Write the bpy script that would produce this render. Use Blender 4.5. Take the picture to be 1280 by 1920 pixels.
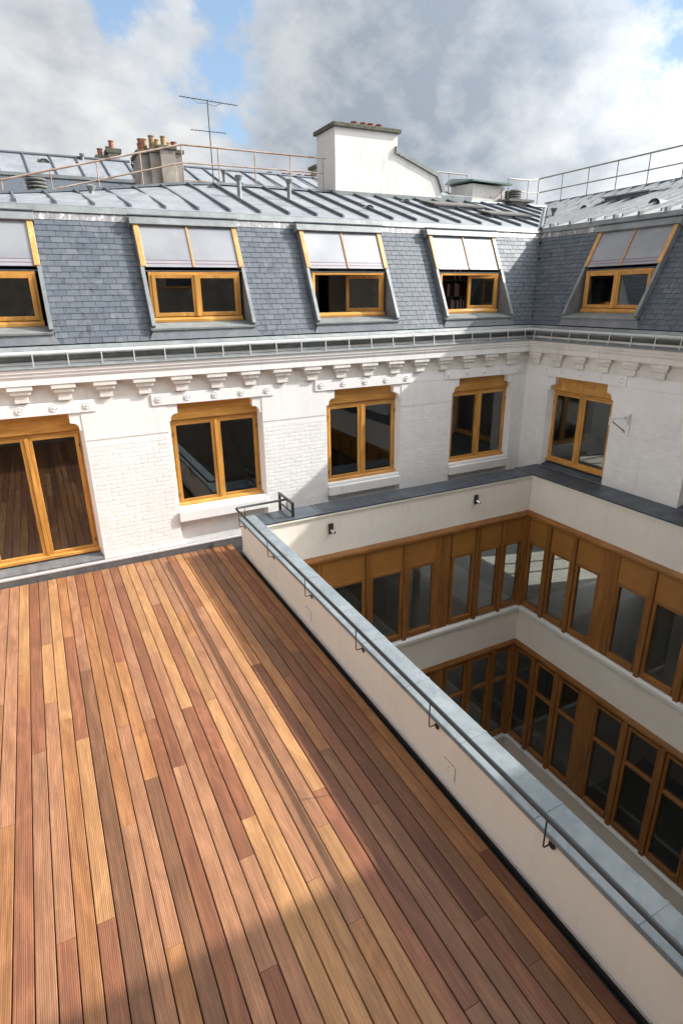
import bpy, math, random
from mathutils import Vector, Matrix
random.seed(7)
R = math.radians
scene = bpy.context.scene
for o in list(bpy.data.objects): bpy.data.objects.remove(o)
C = scene.collection

# ------------------------------------------------------------------ camera
CAM = Vector((-2.836, -10.457, 4.5963))
YAW, PITCH, ROLL, FPX = 0.46754, -0.35639, -0.01339, 1092.05
fwd = Vector((math.sin(YAW)*math.cos(PITCH), math.cos(YAW)*math.cos(PITCH), math.sin(PITCH)))
rt = Vector((math.cos(YAW), -math.sin(YAW), 0)); up = rt.cross(fwd)
r2 = rt*math.cos(ROLL)+up*math.sin(ROLL); u2 = -rt*math.sin(ROLL)+up*math.cos(ROLL)
cd = bpy.data.cameras.new('camera'); cam = bpy.data.objects.new('camera', cd); C.objects.link(cam)
cd.sensor_fit = 'VERTICAL'; cd.sensor_height = 36; cd.lens = FPX/1920*36
cd.clip_start = .05; cd.clip_end = 3000
M = Matrix((r2, u2, -fwd)).transposed().to_4x4(); M.translation = CAM; cam.matrix_world = M
scene.camera = cam

# ------------------------------------------------------------------ sun, sky, exposure
SUN = Vector((1, -.29, .745)).normalized()
elev = math.asin(SUN.z); azi = math.atan2(SUN.x, SUN.y)
sl = bpy.data.lights.new('sun', 'SUN'); sl.energy = 4.7; sl.angle = R(.55); sl.color = (1, .965, .91)
so = bpy.data.objects.new('sun', sl); C.objects.link(so)
so.rotation_euler = (-SUN).to_track_quat('-Z', 'Y').to_euler()
scene.view_settings.view_transform = 'Standard'; scene.view_settings.look = 'None'
scene.view_settings.exposure = 0.6; scene.view_settings.gamma = 1
scene.view_settings.use_curve_mapping = False
w = bpy.data.worlds.new('World'); scene.world = w; w.use_nodes = True
nt = w.node_tree; nt.nodes.clear()
def N(nt, t, **k):
    n = nt.nodes.new(t)
    for a, b in k.items(): setattr(n, a, b)
    return n
def mth(nt, op, a, b=None, clamp=False):
    n = N(nt, 'ShaderNodeMath', operation=op, use_clamp=clamp)
    for i, v in enumerate((a, b)):
        if v is None: continue
        if isinstance(v, (int, float)): n.inputs[i].default_value = v
        else: nt.links.new(v, n.inputs[i])
    return n.outputs[0]
def mixc(nt, f, a, b, mode='MIX'):
    n = N(nt, 'ShaderNodeMix', data_type='RGBA', blend_type=mode)
    for i, v in ((0, f), (6, a), (7, b)):
        if isinstance(v, (int, float)): n.inputs[i].default_value = v
        elif isinstance(v, (tuple, list)): n.inputs[i].default_value = (*v[:3], 1)
        else: nt.links.new(v, n.inputs[i])
    return n.outputs[2]
def ramp(nt, f, stops):
    n = N(nt, 'ShaderNodeValToRGB'); e = n.color_ramp.elements
    while len(e) < len(stops): e.new(.5)
    for q, (p, c) in zip(e, stops):
        q.position = p; q.color = (c, c, c, 1) if isinstance(c, (int, float)) else (*c[:3], 1)
    nt.links.new(f, n.inputs[0]); return n.outputs[0]
sky = N(nt, 'ShaderNodeTexSky', sky_type='NISHITA', sun_disc=False, sun_elevation=elev, sun_rotation=azi)
sky.air_density = 1.0; sky.dust_density = .6; sky.ozone_density = 1.2
tc = N(nt, 'ShaderNodeTexCoord'); sep = N(nt, 'ShaderNodeSeparateXYZ'); nt.links.new(tc.outputs['Generated'], sep.inputs[0])
zz = mth(nt, 'ADD', mth(nt, 'MAXIMUM', sep.outputs[2], 0.0), .65)
cmb = N(nt, 'ShaderNodeCombineXYZ')
nt.links.new(mth(nt, 'DIVIDE', sep.outputs[0], zz), cmb.inputs[0]); nt.links.new(mth(nt, 'DIVIDE', sep.outputs[1], zz), cmb.inputs[1])
def noise(nt, vec, scale, detail=6, rough=.55, dist=0.0, dim='3D'):
    n = N(nt, 'ShaderNodeTexNoise', noise_dimensions=dim); n.inputs['Scale'].default_value = scale
    n.inputs['Detail'].default_value = detail; n.inputs['Roughness'].default_value = rough; n.inputs['Distortion'].default_value = dist
    if vec is not None: nt.links.new(vec, n.inputs['Vector'])
    return n.outputs['Fac']
n1 = noise(nt, cmb.outputs[0], 2.3, 11, .58, .1)
n2 = noise(nt, cmb.outputs[0], 6.0, 9, .60, .1)
sh = N(nt, 'ShaderNodeVectorMath', operation='ADD'); nt.links.new(cmb.outputs[0], sh.inputs[0]); sh.inputs[1].default_value = (.045, -.012, .0)
n1s = noise(nt, sh.outputs[0], 2.3, 11, .58, .1); n2s = noise(nt, sh.outputs[0], 6.0, 9, .60, .1)
relief = mth(nt, 'ADD', mth(nt, 'MULTIPLY', mth(nt, 'SUBTRACT', n1s, n1), 3.0), mth(nt, 'MULTIPLY', mth(nt, 'SUBTRACT', n2s, n2), 1.1))
def blob(d, width, amt):
    d = Vector(d).normalized()
    v = N(nt, 'ShaderNodeVectorMath', operation='DOT_PRODUCT'); nt.links.new(tc.outputs['Generated'], v.inputs[0]); v.inputs[1].default_value = d
    e = mth(nt, 'MULTIPLY', mth(nt, 'SUBTRACT', v.outputs['Value'], 1.0), 1/width)
    return mth(nt, 'MULTIPLY', mth(nt, 'EXPONENT', e), amt)
def skydir(u, v): return fwd + r2*((u-640)/FPX) - u2*((v-960)/FPX)
# openings of clear sky and the one heavy cloud bank of that day
clear = mth(nt, 'ADD', mth(nt, 'ADD', blob(skydir(440, 0), .004, .14), blob(skydir(1240, 100), .005, .22)), mth(nt, 'ADD', blob(skydir(450, 190), .0016, .10), blob(skydir(215, 5), .0012, .18)))
dens = mth(nt, 'SUBTRACT', mth(nt, 'ADD', mth(nt, 'MULTIPLY', n1, .8), mth(nt, 'MULTIPLY', n2, .28)), clear)
mask = ramp(nt, dens, [(.385, 0.0), (.43, .85), (.50, 1.0)])
dark = mth(nt, 'ADD', blob(skydir(820, 50), .022, .95), mth(nt, 'ADD', blob(skydir(720, 250), .010, .5), blob(skydir(120, 150), .006, .2)))
dk = mth(nt, 'MULTIPLY', mth(nt, 'ADD', dark, mth(nt, 'MULTIPLY', mth(nt, 'SUBTRACT', n2, .42), 1.3)), 1.0, True)
n3 = noise(nt, cmb.outputs[0], 13, 8, .6, .2)
dk = mth(nt, 'ADD', mth(nt, 'MULTIPLY', dk, .8), mth(nt, 'ADD', relief, mth(nt, 'ADD', mth(nt, 'MULTIPLY', mth(nt, 'SUBTRACT', n3, .5), .4), .12)), True)
ccol = mixc(nt, dk, (6.3, 6.35, 6.4), (2.5, 2.9, 3.4))
vs_ = N(nt, 'ShaderNodeVectorMath', operation='DOT_PRODUCT'); nt.links.new(tc.outputs['Generated'], vs_.inputs[0]); vs_.inputs[1].default_value = SUN
gl = mth(nt, 'ADD', mth(nt, 'MULTIPLY', mth(nt, 'EXPONENT', mth(nt, 'MULTIPLY', mth(nt, 'SUBTRACT', vs_.outputs['Value'], 1.0), 7.0)), 9.0), .90)
vv = N(nt, 'ShaderNodeVectorMath', operation='SCALE'); nt.links.new(ccol, vv.inputs[0]); nt.links.new(gl, vv.inputs['Scale']); ccol = vv.outputs[0]
skyc = mixc(nt, .45, mixc(nt, 1.0, sky.outputs[0], (1.25, 1.25, 1.25), 'MULTIPLY'), (3.2, 4.6, 6.3))
col = mixc(nt, mask, skyc, ccol)
bg = N(nt, 'ShaderNodeBackground'); bg.inputs[1].default_value = .1; nt.links.new(col, bg.inputs[0])
wo = N(nt, 'ShaderNodeOutputWorld'); nt.links.new(bg.outputs[0], wo.inputs[0])

# ------------------------------------------------------------------ materials
MATS = {}
def base(name, rough=.6, spec=.5, metal=0.0):
    m = bpy.data.materials.new(name); m.use_nodes = True; nt = m.node_tree
    b = nt.nodes['Principled BSDF']; b.inputs['Roughness'].default_value = rough; b.inputs['Metallic'].default_value = metal
    b.inputs['Specular IOR Level'].default_value = spec
    MATS[name] = m; return m, nt, b
def bump(nt, b, h, s, dist=.01):
    n = N(nt, 'ShaderNodeBump'); n.inputs['Strength'].default_value = s; n.inputs['Distance'].default_value = dist
    nt.links.new(h, n.inputs['Height']); nt.links.new(n.outputs[0], b.inputs['Normal'])
def objc(nt, sc=(1, 1, 1), geo=False):
    if geo: o = N(nt, 'ShaderNodeNewGeometry').outputs['Position']
    else: o = N(nt, 'ShaderNodeTexCoord').outputs['Object']
    mp = N(nt, 'ShaderNodeMapping'); mp.inputs['Scale'].default_value = sc; nt.links.new(o, mp.inputs[0]); return mp.outputs[0]
def simple(name, col, rough=.6, var=.12, scale=3.0, bmp=0.0, metal=0.0, spec=.5, col2=None, geo=True, sc=(1, 1, 1), bscale=60, rnd=0.0, stain=0.0):
    m, nt, b = base(name, rough, spec, metal)
    v = objc(nt, sc, geo); n = noise(nt, v, scale, 6, .6)
    c2 = col2 or tuple(c*(1-var*1.6) for c in col)
    c = mixc(nt, ramp(nt, n, [(.35, 0.0), (.68, 1.0)]), col, c2)
    if rnd:
        oi = N(nt, 'ShaderNodeObjectInfo'); at = N(nt, 'ShaderNodeAttribute', attribute_name='tint')
        r = mth(nt, 'FRACT', mth(nt, 'ADD', oi.outputs['Random'], at.outputs['Fac']))
        f = mth(nt, 'ADD', mth(nt, 'MULTIPLY', r, rnd*2), 1-rnd)
        vm = N(nt, 'ShaderNodeVectorMath', operation='SCALE'); nt.links.new(c, vm.inputs[0]); nt.links.new(f, vm.inputs['Scale']); c = vm.outputs[0]
    if stain:
        s1 = noise(nt, objc(nt, (6, 6, .5), True), 1.4, 6, .65); s2 = noise(nt, objc(nt, (1, 1, 1), True), .8, 4, .6)
        c = mixc(nt, mth(nt, 'MULTIPLY', ramp(nt, s1, [(.52, 0.0), (.72, 1.0)]), mth(nt, 'MULTIPLY', ramp(nt, s2, [(.4, .25), (.65, 1.0)]), stain)), c, tuple(q*k_ for q, k_ in zip(col, (.62, .60, .56))))
    nt.links.new(c, b.inputs['Base Color'])
    rr = mth(nt, 'ADD', mth(nt, 'MULTIPLY', n, .2), rough-.1); nt.links.new(rr, b.inputs['Roughness'])
    if bmp: bump(nt, b, noise(nt, v, bscale, 4, .7), bmp)
    return m
simple('white_paint', (.87, .86, .845), .55, .05, 1.4, .10, bscale=45, stain=.35)
simple('brick_paint', (.87, .86, .845), .6, .05, 5.0, .2, bscale=38, rnd=.03, stain=.35)
simple('frieze_paint', (.80, .77, .72), .6, .10, 2.2, .15, bscale=30, stain=.6)
simple('render_cream', (.80, .755, .675), .85, .05, 1.1, .12, bscale=160, stain=.3)
simple('render_court', (.82, .77, .70), .85, .05, .8, .08, bscale=160, stain=.25)
simple('sill_white', (.76, .75, .73), .5, .06, 4)
simple('alu', (.62, .60, .60), .35, .05, 5, metal=.3)
simple('black_metal', (.018, .019, .022), .35, .1, 10)
simple('black_membrane', (.030, .032, .034), .6, .35, 9, .4, bscale=50)
simple('slate_sill', (.10, .10, .105), .45, .25, 7, .2, col2=(.16, .155, .15))
simple('cavity', (.02, .018, .016), .9, .1, 3)
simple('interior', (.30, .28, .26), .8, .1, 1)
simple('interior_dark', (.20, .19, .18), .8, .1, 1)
simple('interior_floor', (.34, .32, .29), .5, .15, 1.5)
simple('interior_light', (.5, .47, .44), .8, .06, 1)
simple('terracotta', (.30, .11, .06), .8, .25, 9, .3, rnd=.15)
simple('pot_ochre', (.33, .22, .10), .8, .3, 9, .3, rnd=.2)
simple('chimney_cement', (.36, .32, .27), .85, .25, 3, .6, bscale=35, col2=(.19, .17, .145))
simple('chimney_white', (.72, .69, .65), .85, .1, 1.6, .3, bscale=30, col2=(.64, .61, .57), stain=.9)
simple('mossy_cap', (.13, .12, .09), .9, .4, 14, .8, bscale=40, col2=(.05, .055, .04))
simple('rust_rail', (.44, .36, .28), .6, .3, 3.5, col2=(.22, .12, .07))
simple('grey_rail', (.30, .28, .25), .5, .2, 4)
simple('concrete_vent', (.17, .17, .15), .9, .3, 12, .6, bscale=40)
simple('brown_metal', (.055, .03, .022), .45, .2, 20)
simple('lamp_steel', (.7, .7, .72), .2, .05, 5, metal=.8)
simple('binder_red', (.16, .03, .04), .5, .2, 8, rnd=.3)
simple('binder_green', (.05, .12, .08), .5, .2, 8, rnd=.3)
simple('book_white', (.6, .58, .55), .6, .1, 8)
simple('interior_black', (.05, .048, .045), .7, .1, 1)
simple('courtyard_ground', (.16, .15, .14), .8, .2, 2, .3)
simple('green_zinc', (.10, .17, .15), .5, .2, 5, metal=.2)
simple('brown_roof', (.10, .095, .08), .7, .3, 6)

def zinc(name, c1, c2, rough=.42, metal=.55, scale=3.0, streak=(1, 1, 1), rnd=.0, bright=None):
    m, nt, b = base(name, rough, .5, metal)
    v = objc(nt, streak, True); n = noise(nt, v, scale, 8, .65); nn = noise(nt, objc(nt, (1, 1, 1), True), 28, 5, .7)
    c = mixc(nt, ramp(nt, n, [(.36, 0.0), (.66, 1.0)]), c1, c2)
    c = mixc(nt, ramp(nt, nn, [(.55, 0.0), (.75, .35)]), c, tuple(min(1, q*1.35) for q in c1))
    c = mixc(nt, ramp(nt, noise(nt, objc(nt, (1, 1, 1), True), 7.5, 7, .72, .8), [(.48, 0.0), (.66, .5)]), c, tuple(q*.72 for q in c2))
    if bright: c = mixc(nt, ramp(nt, noise(nt, objc(nt, (7, 7, 1.2), True), 1.6, 5, .7), [(.52, 0.0), (.62, 1.0)]), c, bright)
    nt.links.new(c, b.inputs['Base Color'])
    nt.links.new(mth(nt, 'ADD', mth(nt, 'MULTIPLY', n, .35), rough-.15), b.inputs['Roughness'])
    bump(nt, b, noise(nt, objc(nt, (1, 1, 1), True), 5, 4, .5), .08, .02)
zinc('zinc_roof', (.235, .245, .262), (.155, .17, .19), .6, .0, 1.6)
zinc('zinc_glare', (.37, .37, .36), (.27, .275, .275), .6, .0, 1.6)  # right-hand upper roof: sun glare painted in as a paler zinc tone
zinc('zinc_roll', (.12, .135, .155), (.085, .098, .115), .45, .35, 3)
zinc('zinc_trim', (.24, .255, .255), (.155, .17, .172), .5, .1, 3, (1, 1, 1))
zinc('zinc_cheek', (.24, .25, .265), (.16, .175, .19), .55, .15, 2.5)
zinc('zinc_coping', (.225, .26, .275), (.145, .175, .195), .58, .0, 2.4)
zinc('lead_apron', (.30, .29, .29), (.17, .17, .175), .6, .25, 5, (6, 6, 1), bright=(.62, .60, .58))
zinc('slate_coping', (.085, .105, .13), (.055, .066, .08), .42, .2, 3)
zinc('gutter_zinc', (.16, .18, .175), (.075, .085, .08), .55, .2, 2.2)

# slates: each its own tint, streaks of weathering down the slope
m, nt, b = base('slate', .42, .22)
oi = N(nt, 'ShaderNodeObjectInfo'); at = N(nt, 'ShaderNodeAttribute', attribute_name='tint')
r = mth(nt, 'FRACT', mth(nt, 'ADD', oi.outputs['Random'], at.outputs['Fac']))
v = objc(nt, (1, 1, 1), True)
c = ramp(nt, r, [(0, (.080, .096, .118)), (.3, (.094, .110, .132)), (.8, (.106, .121, .142)), (1, (.130, .143, .160))])
c = mixc(nt, ramp(nt, noise(nt, v, 26, 6, .7), [(.45, 0.0), (.75, .25)]), c, (.17, .175, .18))
st = noise(nt, objc(nt, (5, 5, .55), True), 1.5, 6, .65)
c = mixc(nt, ramp(nt, st, [(.56, 0.0), (.68, .65)]), c, (.035, .037, .042))
c = mixc(nt, ramp(nt, noise(nt, objc(nt, (4, 4, .5), True), 2.3, 5, .6), [(.58, 0.0), (.74, .45)]), c, (.26, .26, .255))
nt.links.new(c, b.inputs['Base Color'])
nt.links.new(mth(nt, 'ADD', mth(nt, 'MULTIPLY', r, .12), .46), b.inputs['Roughness'])
bump(nt, b, noise(nt, v, 60, 5, .7), .25)

def wood(name, c1, c2, rough=.45, along='Y', groove=False, scale=1.0, spec=.4, coat=0.0):
    m, nt, b = base(name, rough, spec)
    geo = N(nt, 'ShaderNodeNewGeometry').outputs['Position']
    oi = N(nt, 'ShaderNodeObjectInfo')
    off = N(nt, 'ShaderNodeVectorMath', operation='ADD'); nt.links.new(geo, off.inputs[0])
    cb = N(nt, 'ShaderNodeCombineXYZ'); k = mth(nt, 'MULTIPLY', oi.outputs['Random'], 37.0)
    for i in range(3): nt.links.new(k, cb.inputs[i])
    nt.links.new(cb.outputs[0], off.inputs[1])
    s = {'X': (.9, 22, 22), 'Y': (22, .9, 22), 'Z': (22, 22, .9)}[along]
    mp = N(nt, 'ShaderNodeMapping'); mp.inputs['Scale'].default_value = tuple(q*scale for q in s); nt.links.new(off.outputs[0], mp.inputs[0])
    g = noise(nt, mp.outputs[0], 1.6, 8, .62, .7)
    s2 = {'X': (1.3, 5, 5), 'Y': (5, 1.3, 5), 'Z': (5, 5, 1.3)}[along]
    mp2 = N(nt, 'ShaderNodeMapping'); mp2.inputs['Scale'].default_value = s2; nt.links.new(off.outputs[0], mp2.inputs[0])
    g2 = noise(nt, mp2.outputs[0], 1.0, 5, .6, 1.2)
    c = mixc(nt, ramp(nt, g, [(.34, 0.0), (.66, 1.0)]), c1, c2)
    s3 = {'X': (1.6, 110, 110), 'Y': (110, 1.6, 110), 'Z': (110, 110, 1.6)}[along]
    mp3 = N(nt, 'ShaderNodeMapping'); mp3.inputs['Scale'].default_value = s3; nt.links.new(off.outputs[0], mp3.inputs[0])
    g3 = noise(nt, mp3.outputs[0], 1.0, 4, .7, .3)
    c = mixc(nt, ramp(nt, g3, [(.50, 0.0), (.72, .75)]), c, tuple(q*.42 for q in c2))
    c = mixc(nt, ramp(nt, g3, [(.28, .5), (.46, 0.0)]), c, tuple(min(1, q*1.35) for q in c1))
    c = mixc(nt, ramp(nt, g2, [(.40, 0.0), (.74, .62)]), c, tuple(q*.5 for q in c2))
    c = mixc(nt, ramp(nt, g2, [(.26, .45), (.44, 0.0)]), c, tuple(min(1, q*1.25) for q in c1))
    f = mth(nt, 'ADD', mth(nt, 'MULTIPLY', oi.outputs['Random'], .22), .89)
    vm = N(nt, 'ShaderNodeVectorMath', operation='SCALE'); nt.links.new(c, vm.inputs[0]); nt.links.new(f, vm.inputs['Scale']); c = vm.outputs[0]
    h = g
    if groove:
        sp = N(nt, 'ShaderNodeSeparateXYZ'); nt.links.new(N(nt, 'ShaderNodeTexCoord').outputs['Object'], sp.inputs[0])
        wv = mth(nt, 'ABSOLUTE', mth(nt, 'SINE', mth(nt, 'MULTIPLY', sp.outputs[0], math.pi/.0145)))
        ln = ramp(nt, wv, [(.0, 1.0), (.55, 0.0)])
        c = mixc(nt, mth(nt, 'MULTIPLY', ln, .9), c, tuple(q*.28 for q in c2))
        h = mth(nt, 'SUBTRACT', mth(nt, 'MULTIPLY', g, .25), ln)
        bump(nt, b, h, .35, .003)
    else: bump(nt, b, h, .08, .004)
    nt.links.new(c, b.inputs['Base Color'])
    if coat: b.inputs['Coat Weight'].default_value = coat; b.inputs['Coat Roughness'].default_value = .3
    return m
wood('plank_Y', (.47, .25, .110), (.36, .172, .068), .55, groove=True)
wood('plank_O', (.39, .185, .075), (.29, .118, .044), .55, groove=True)
wood('plank_P', (.385, .19, .098), (.285, .128, .064), .55, groove=True)
wood('plank_R', (.295, .122, .060), (.21, .077, .038), .55, groove=True)
wood('plank_D', (.215, .085, .041), (.135, .049, .025), .55, groove=True)
wood('plank_G', (.255, .118, .058), (.175, .078, .038), .55, groove=True)
wood('frame_wood_x', (.70, .37, .095), (.58, .26, .055), .32, 'X', scale=.6, coat=.3)
wood('frame_wood_z', (.70, .37, .095), (.58, .26, .055), .32, 'Z', scale=.6, coat=.3)
wood('dormer_wood', (.66, .37, .12), (.56, .27, .075), .42, 'Z', scale=.6, coat=.1)
wood('court_wood_x', (.38, .168, .045), (.265, .105, .025), .38, 'X', scale=.7, coat=.15)
wood('court_wood_y', (.38, .168, .045), (.265, .105, .025), .38, 'Y', scale=.7, coat=.15)
wood('court_wood_z', (.36, .16, .043), (.255, .10, .024), .38, 'Z', scale=.7, coat=.15)
simple('court_panel', (.37, .165, .042), .45, .25, 3.5, .0, col2=(.31, .14, .03))

def glass(name, tint, ior=1.5, extra=1.0, dirt=0.0):
    m = bpy.data.materials.new(name); m.use_nodes = True; nt = m.node_tree; nt.nodes.clear()
    t = N(nt, 'ShaderNodeBsdfTransparent'); t.inputs[0].default_value = (*tint, 1)
    g = N(nt, 'ShaderNodeBsdfGlossy'); g.inputs['Roughness'].default_value = .004; g.inputs[0].default_value = (.95, .97, 1, 1)
    n = N(nt, 'ShaderNodeBump'); n.inputs['Strength'].default_value = .02; n.inputs['Distance'].default_value = .01
    nt.links.new(noise(nt, objc(nt, (1, 1, 1), True), 1.2, 2, .5), n.inputs['Height']); nt.links.new(n.outputs[0], g.inputs['Normal'])
    ge = N(nt, 'ShaderNodeNewGeometry'); dp = N(nt, 'ShaderNodeVectorMath', operation='DOT_PRODUCT')
    nt.links.new(ge.outputs['Normal'], dp.inputs[0]); nt.links.new(ge.outputs['Incoming'], dp.inputs[1])
    sch = mth(nt, 'ADD', mth(nt, 'MULTIPLY', mth(nt, 'POWER', mth(nt, 'SUBTRACT', 1.0, mth(nt, 'ABSOLUTE', dp.outputs['Value'])), 5.0), .95), .042)
    mx = N(nt, 'ShaderNodeMixShader'); nt.links.new(mth(nt, 'MULTIPLY', sch, extra, True), mx.inputs[0])
    nt.links.new(t.outputs[0], mx.inputs[1]); nt.links.new(g.outputs[0], mx.inputs[2])
    o = N(nt, 'ShaderNodeOutputMaterial'); nt.links.new(mx.outputs[0], o.inputs[0]); MATS[name] = m
glass('glass', (.74, .76, .74), 1.5, 2.3)
glass('glass_court', (.80, .83, .81), 1.5, 1.7)
# woven sun screen behind the sloping glazing
m, nt, b = base('screen', .35, .6)
v = objc(nt, (1, 1, 1), True)
c = mixc(nt, ramp(nt, noise(nt, v, 1.3, 3, .5), [(.35, 0.0), (.7, 1.0)]), (.24, .245, .26), (.15, .16, .185))
nt.links.new(c, b.inputs['Base Color']); b.inputs['Coat Weight'].default_value = 1.0; b.inputs['Coat Roughness'].default_value = .03
simple('screen_hem', (.30, .29, .32), .4, .1, 3)
simple('hem_line', (.22, .14, .15), .5, .1, 3)

# ------------------------------------------------------------------ mesh helpers
class MB:
    def __init__(s): s.v = []; s.f = []; s.t = []
    def add(s, vs, fs, tint=None):
        o = len(s.v); s.v += [tuple(q) for q in vs]; s.f += [[o+i for i in f] for f in fs]
        if tint is not None: s.t += [tint]*len(fs)
        return s
    def box(s, x0, x1, y0, y1, z0, z1, tint=None):
        vs = [(x, y, z) for z in (z0, z1) for y in (y0, y1) for x in (x0, x1)]
        return s.add(vs, [(0, 2, 3, 1), (4, 5, 7, 6), (0, 1, 5, 4), (2, 6, 7, 3), (0, 4, 6, 2), (1, 3, 7, 5)], tint)
    def hexa(s, p, tint=None):   # 8 points: bottom ring 0-3, top ring 4-7
        return s.add(p, [(3, 2, 1, 0), (4, 5, 6, 7), (0, 1, 5, 4), (1, 2, 6, 5), (2, 3, 7, 6), (3, 0, 4, 7)], tint)
    def prism(s, prof, axis, a0, a1):   # closed profile in the two other axes
        n = len(prof); i = 'xyz'.index(axis); vs = []
        for a in (a0, a1):
            for q in prof:
                p = list(q); p.insert(i, a); vs.append(p)
        fs = [list(range(n))[::-1], [n+k for k in range(n)]]
        fs += [(k, (k+1) % n, n+(k+1) % n, n+k) for k in range(n)]
        return s.add(vs, fs)
    def tube(s, pts, r, n=8, caps=True, rs=None):
        pts = [Vector(p) for p in pts]; rings = []
        for i, p in enumerate(pts):
            d = (pts[min(i+1, len(pts)-1)]-pts[max(i-1, 0)]).normalized()
            a = Vector((0, 0, 1)) if abs(d.z) < .9 else Vector((1, 0, 0))
            u = d.cross(a).normalized(); w_ = d.cross(u); rr = rs[i] if rs else r
            rings.append([p+u*rr*math.cos(2*math.pi*k/n)+w_*rr*math.sin(2*math.pi*k/n) for k in range(n)])
        vs = [q for rg in rings for q in rg]; fs = []
        for i in range(len(pts)-1):
            fs += [(i*n+k, i*n+(k+1) % n, (i+1)*n+(k+1) % n, (i+1)*n+k) for k in range(n)]
        if caps: fs += [list(range(n)), [len(vs)-n+k for k in range(n)][::-1]]
        return s.add(vs, fs)
    def lathe(s, c, prof, n=16):   # prof: (radius, z) from bottom to top, about a vertical axis at c
        vs = []; m_ = len(prof)
        for r_, z in prof: vs += [(c[0]+r_*math.cos(2*math.pi*k/n), c[1]+r_*math.sin(2*math.pi*k/n), c[2]+z) for k in range(n)]
        fs = [(i*n+k, i*n+(k+1) % n, (i+1)*n+(k+1) % n, (i+1)*n+k) for i in range(m_-1) for k in range(n)]
        fs += [list(range(n))[::-1], [(m_-1)*n+k for k in range(n)]]
        return s.add(vs, fs)
    def mesh(s, name, smooth=False):
        me = bpy.data.meshes.new(name); me.from_pydata(s.v, [], s.f)
        import bmesh
        bm = bmesh.new(); bm.from_mesh(me); bmesh.ops.recalc_face_normals(bm, faces=bm.faces); bm.to_mesh(me); bm.free()
        if s.t and len(s.t) == len(me.polygons):
            at = me.attributes.new('tint', 'FLOAT', 'FACE'); at.data.foreach_set('value', s.t)
        if smooth:
            me.polygons.foreach_set('use_smooth', [True]*len(me.polygons))
            me.set_sharp_from_angle(angle=R(40))
        return me
def link(name, me, mat=None, parent=None, loc=None, kind=None):
    if mat and not me.materials: me.materials.append(MATS[mat])
    o = bpy.data.objects.new(name, me); C.objects.link(o)
    if parent: o.parent = parent
    if loc: o.location = loc
    if kind: o['kind'] = kind
    return o
def obj(name, mb, mat, parent=None, smooth=False, kind=None, bevel=0.0, loc=None, label=None):
    o = link(name, mb.mesh(name, smooth), mat, parent, loc, kind)
    if bevel:
        bv = o.modifiers.new('bevel', 'BEVEL'); bv.width = bevel; bv.segments = 2; bv.limit_method = 'ANGLE'; bv.angle_limit = R(40)
    if label: o['label'] = label
    return o
def thing(name, label, cat, loc=(0, 0, 0), rz=0.0, group=None):
    o = bpy.data.objects.new(name, None); C.objects.link(o); o.location = loc; o.rotation_euler = (0, 0, rz)
    o.empty_display_size = .2; o['label'] = label; o['category'] = cat
    if group: o['group'] = group
    return o
def tag(o, label, cat, group=None):
    o['label'] = label; o['category'] = cat
    if group: o['group'] = group
    return o
def copy_part(o, parent, **kw):
    c = o.copy(); C.objects.link(c); c.parent = parent
    for k, v in kw.items(): setattr(c, k, v)
    return c

# ------------------------------------------------------------------ ground and decking
ZC = .7335
YA, XB = .138, 7.4755
W0, PW = .1195, .145
obj('ground', MB().box(-600, 600, -600, 600, -10.6, -10.4), 'courtyard_ground', kind='structure')
deck = obj('deck', MB().box(-9, .056, -10.9, YA, -.4, -.07), 'black_membrane', kind='structure')
obj('roof_slab', MB().box(-9.02, .05, -10.9, YA, -10.4, -.41), 'interior_dark', kind='structure')
COLS = {0: [[0, 'O'], [-7.65, 'D']], 1: [[0, 'R'], [-5.91, 'O']], 2: [[0, 'O'], [-4.06, 'G'], [-8.54, 'G']], 3: [[0, 'G'], [-3.61, 'D'], [-5.91, 'D'], [-8.1, 'R']],
 4: [[0, 'G'], [-4.51, 'R'], [-6.77, 'G']], 5: [[0, 'P'], [-1.3, 'O'], [-5.9, 'G']], 6: [[0, 'O'], [-4.07, 'D'], [-8.55, 'G']], 7: [[0, 'Y'], [-6.36, 'R']],
 8: [[0, 'R'], [-2.19, 'P'], [-6.76, 'Y']], 9: [[0, 'P'], [-7.67, 'O']], 10: [[0, 'P'], [-2.23, 'O'], [-3.0, 'P'], [-7.2, 'Y']], 11: [[0, 'Y'], [-4.5, 'Y']],
 12: [[0, 'P'], [-1.78, 'R'], [-6.35, 'Y']], 13: [[0, 'Y'], [-4.51, 'R'], [-6.74, 'P']], 14: [[0, 'Y'], [-3.15, 'P'], [-7.68, 'R']], 15: [[0, 'R'], [-5.4, 'P']],
 16: [[0, 'P'], [-4.52, 'R'], [-8.1, 'O']], 17: [[0, 'R'], [-3.15, 'O'], [-5.44, 'G']], 18: [[0, 'O'], [-4.5, 'P'], [-7.2, 'O']], 19: [[0, 'R'], [-1.31, 'O'], [-5.91, 'P']],
 20: [[0, 'P'], [-2.71, 'P'], [-3.14, 'G']], 21: [[0, 'O'], [-2.15, 'R'], [-4.49, 'Y'], [-6.76, 'R']], 22: [[0, 'Y'], [-4.05, 'O']], 23: [[0, 'P'], [-2.22, 'Y'], [-3.64, 'P'], [-6.78, 'R']],
 24: [[0, 'R'], [-4.5, 'P']], 25: [[0, 'Y'], [-2.85, 'O'], [-3.57, 'R']], 26: [[0, 'P'], [-2.22, 'P'], [-5.4, 'O']], 27: [[0, 'P'], [-3.41, 'O']], 28: [[0, 'Y'], [-4.5, 'R']]}
rg = random.Random(3)
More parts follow.
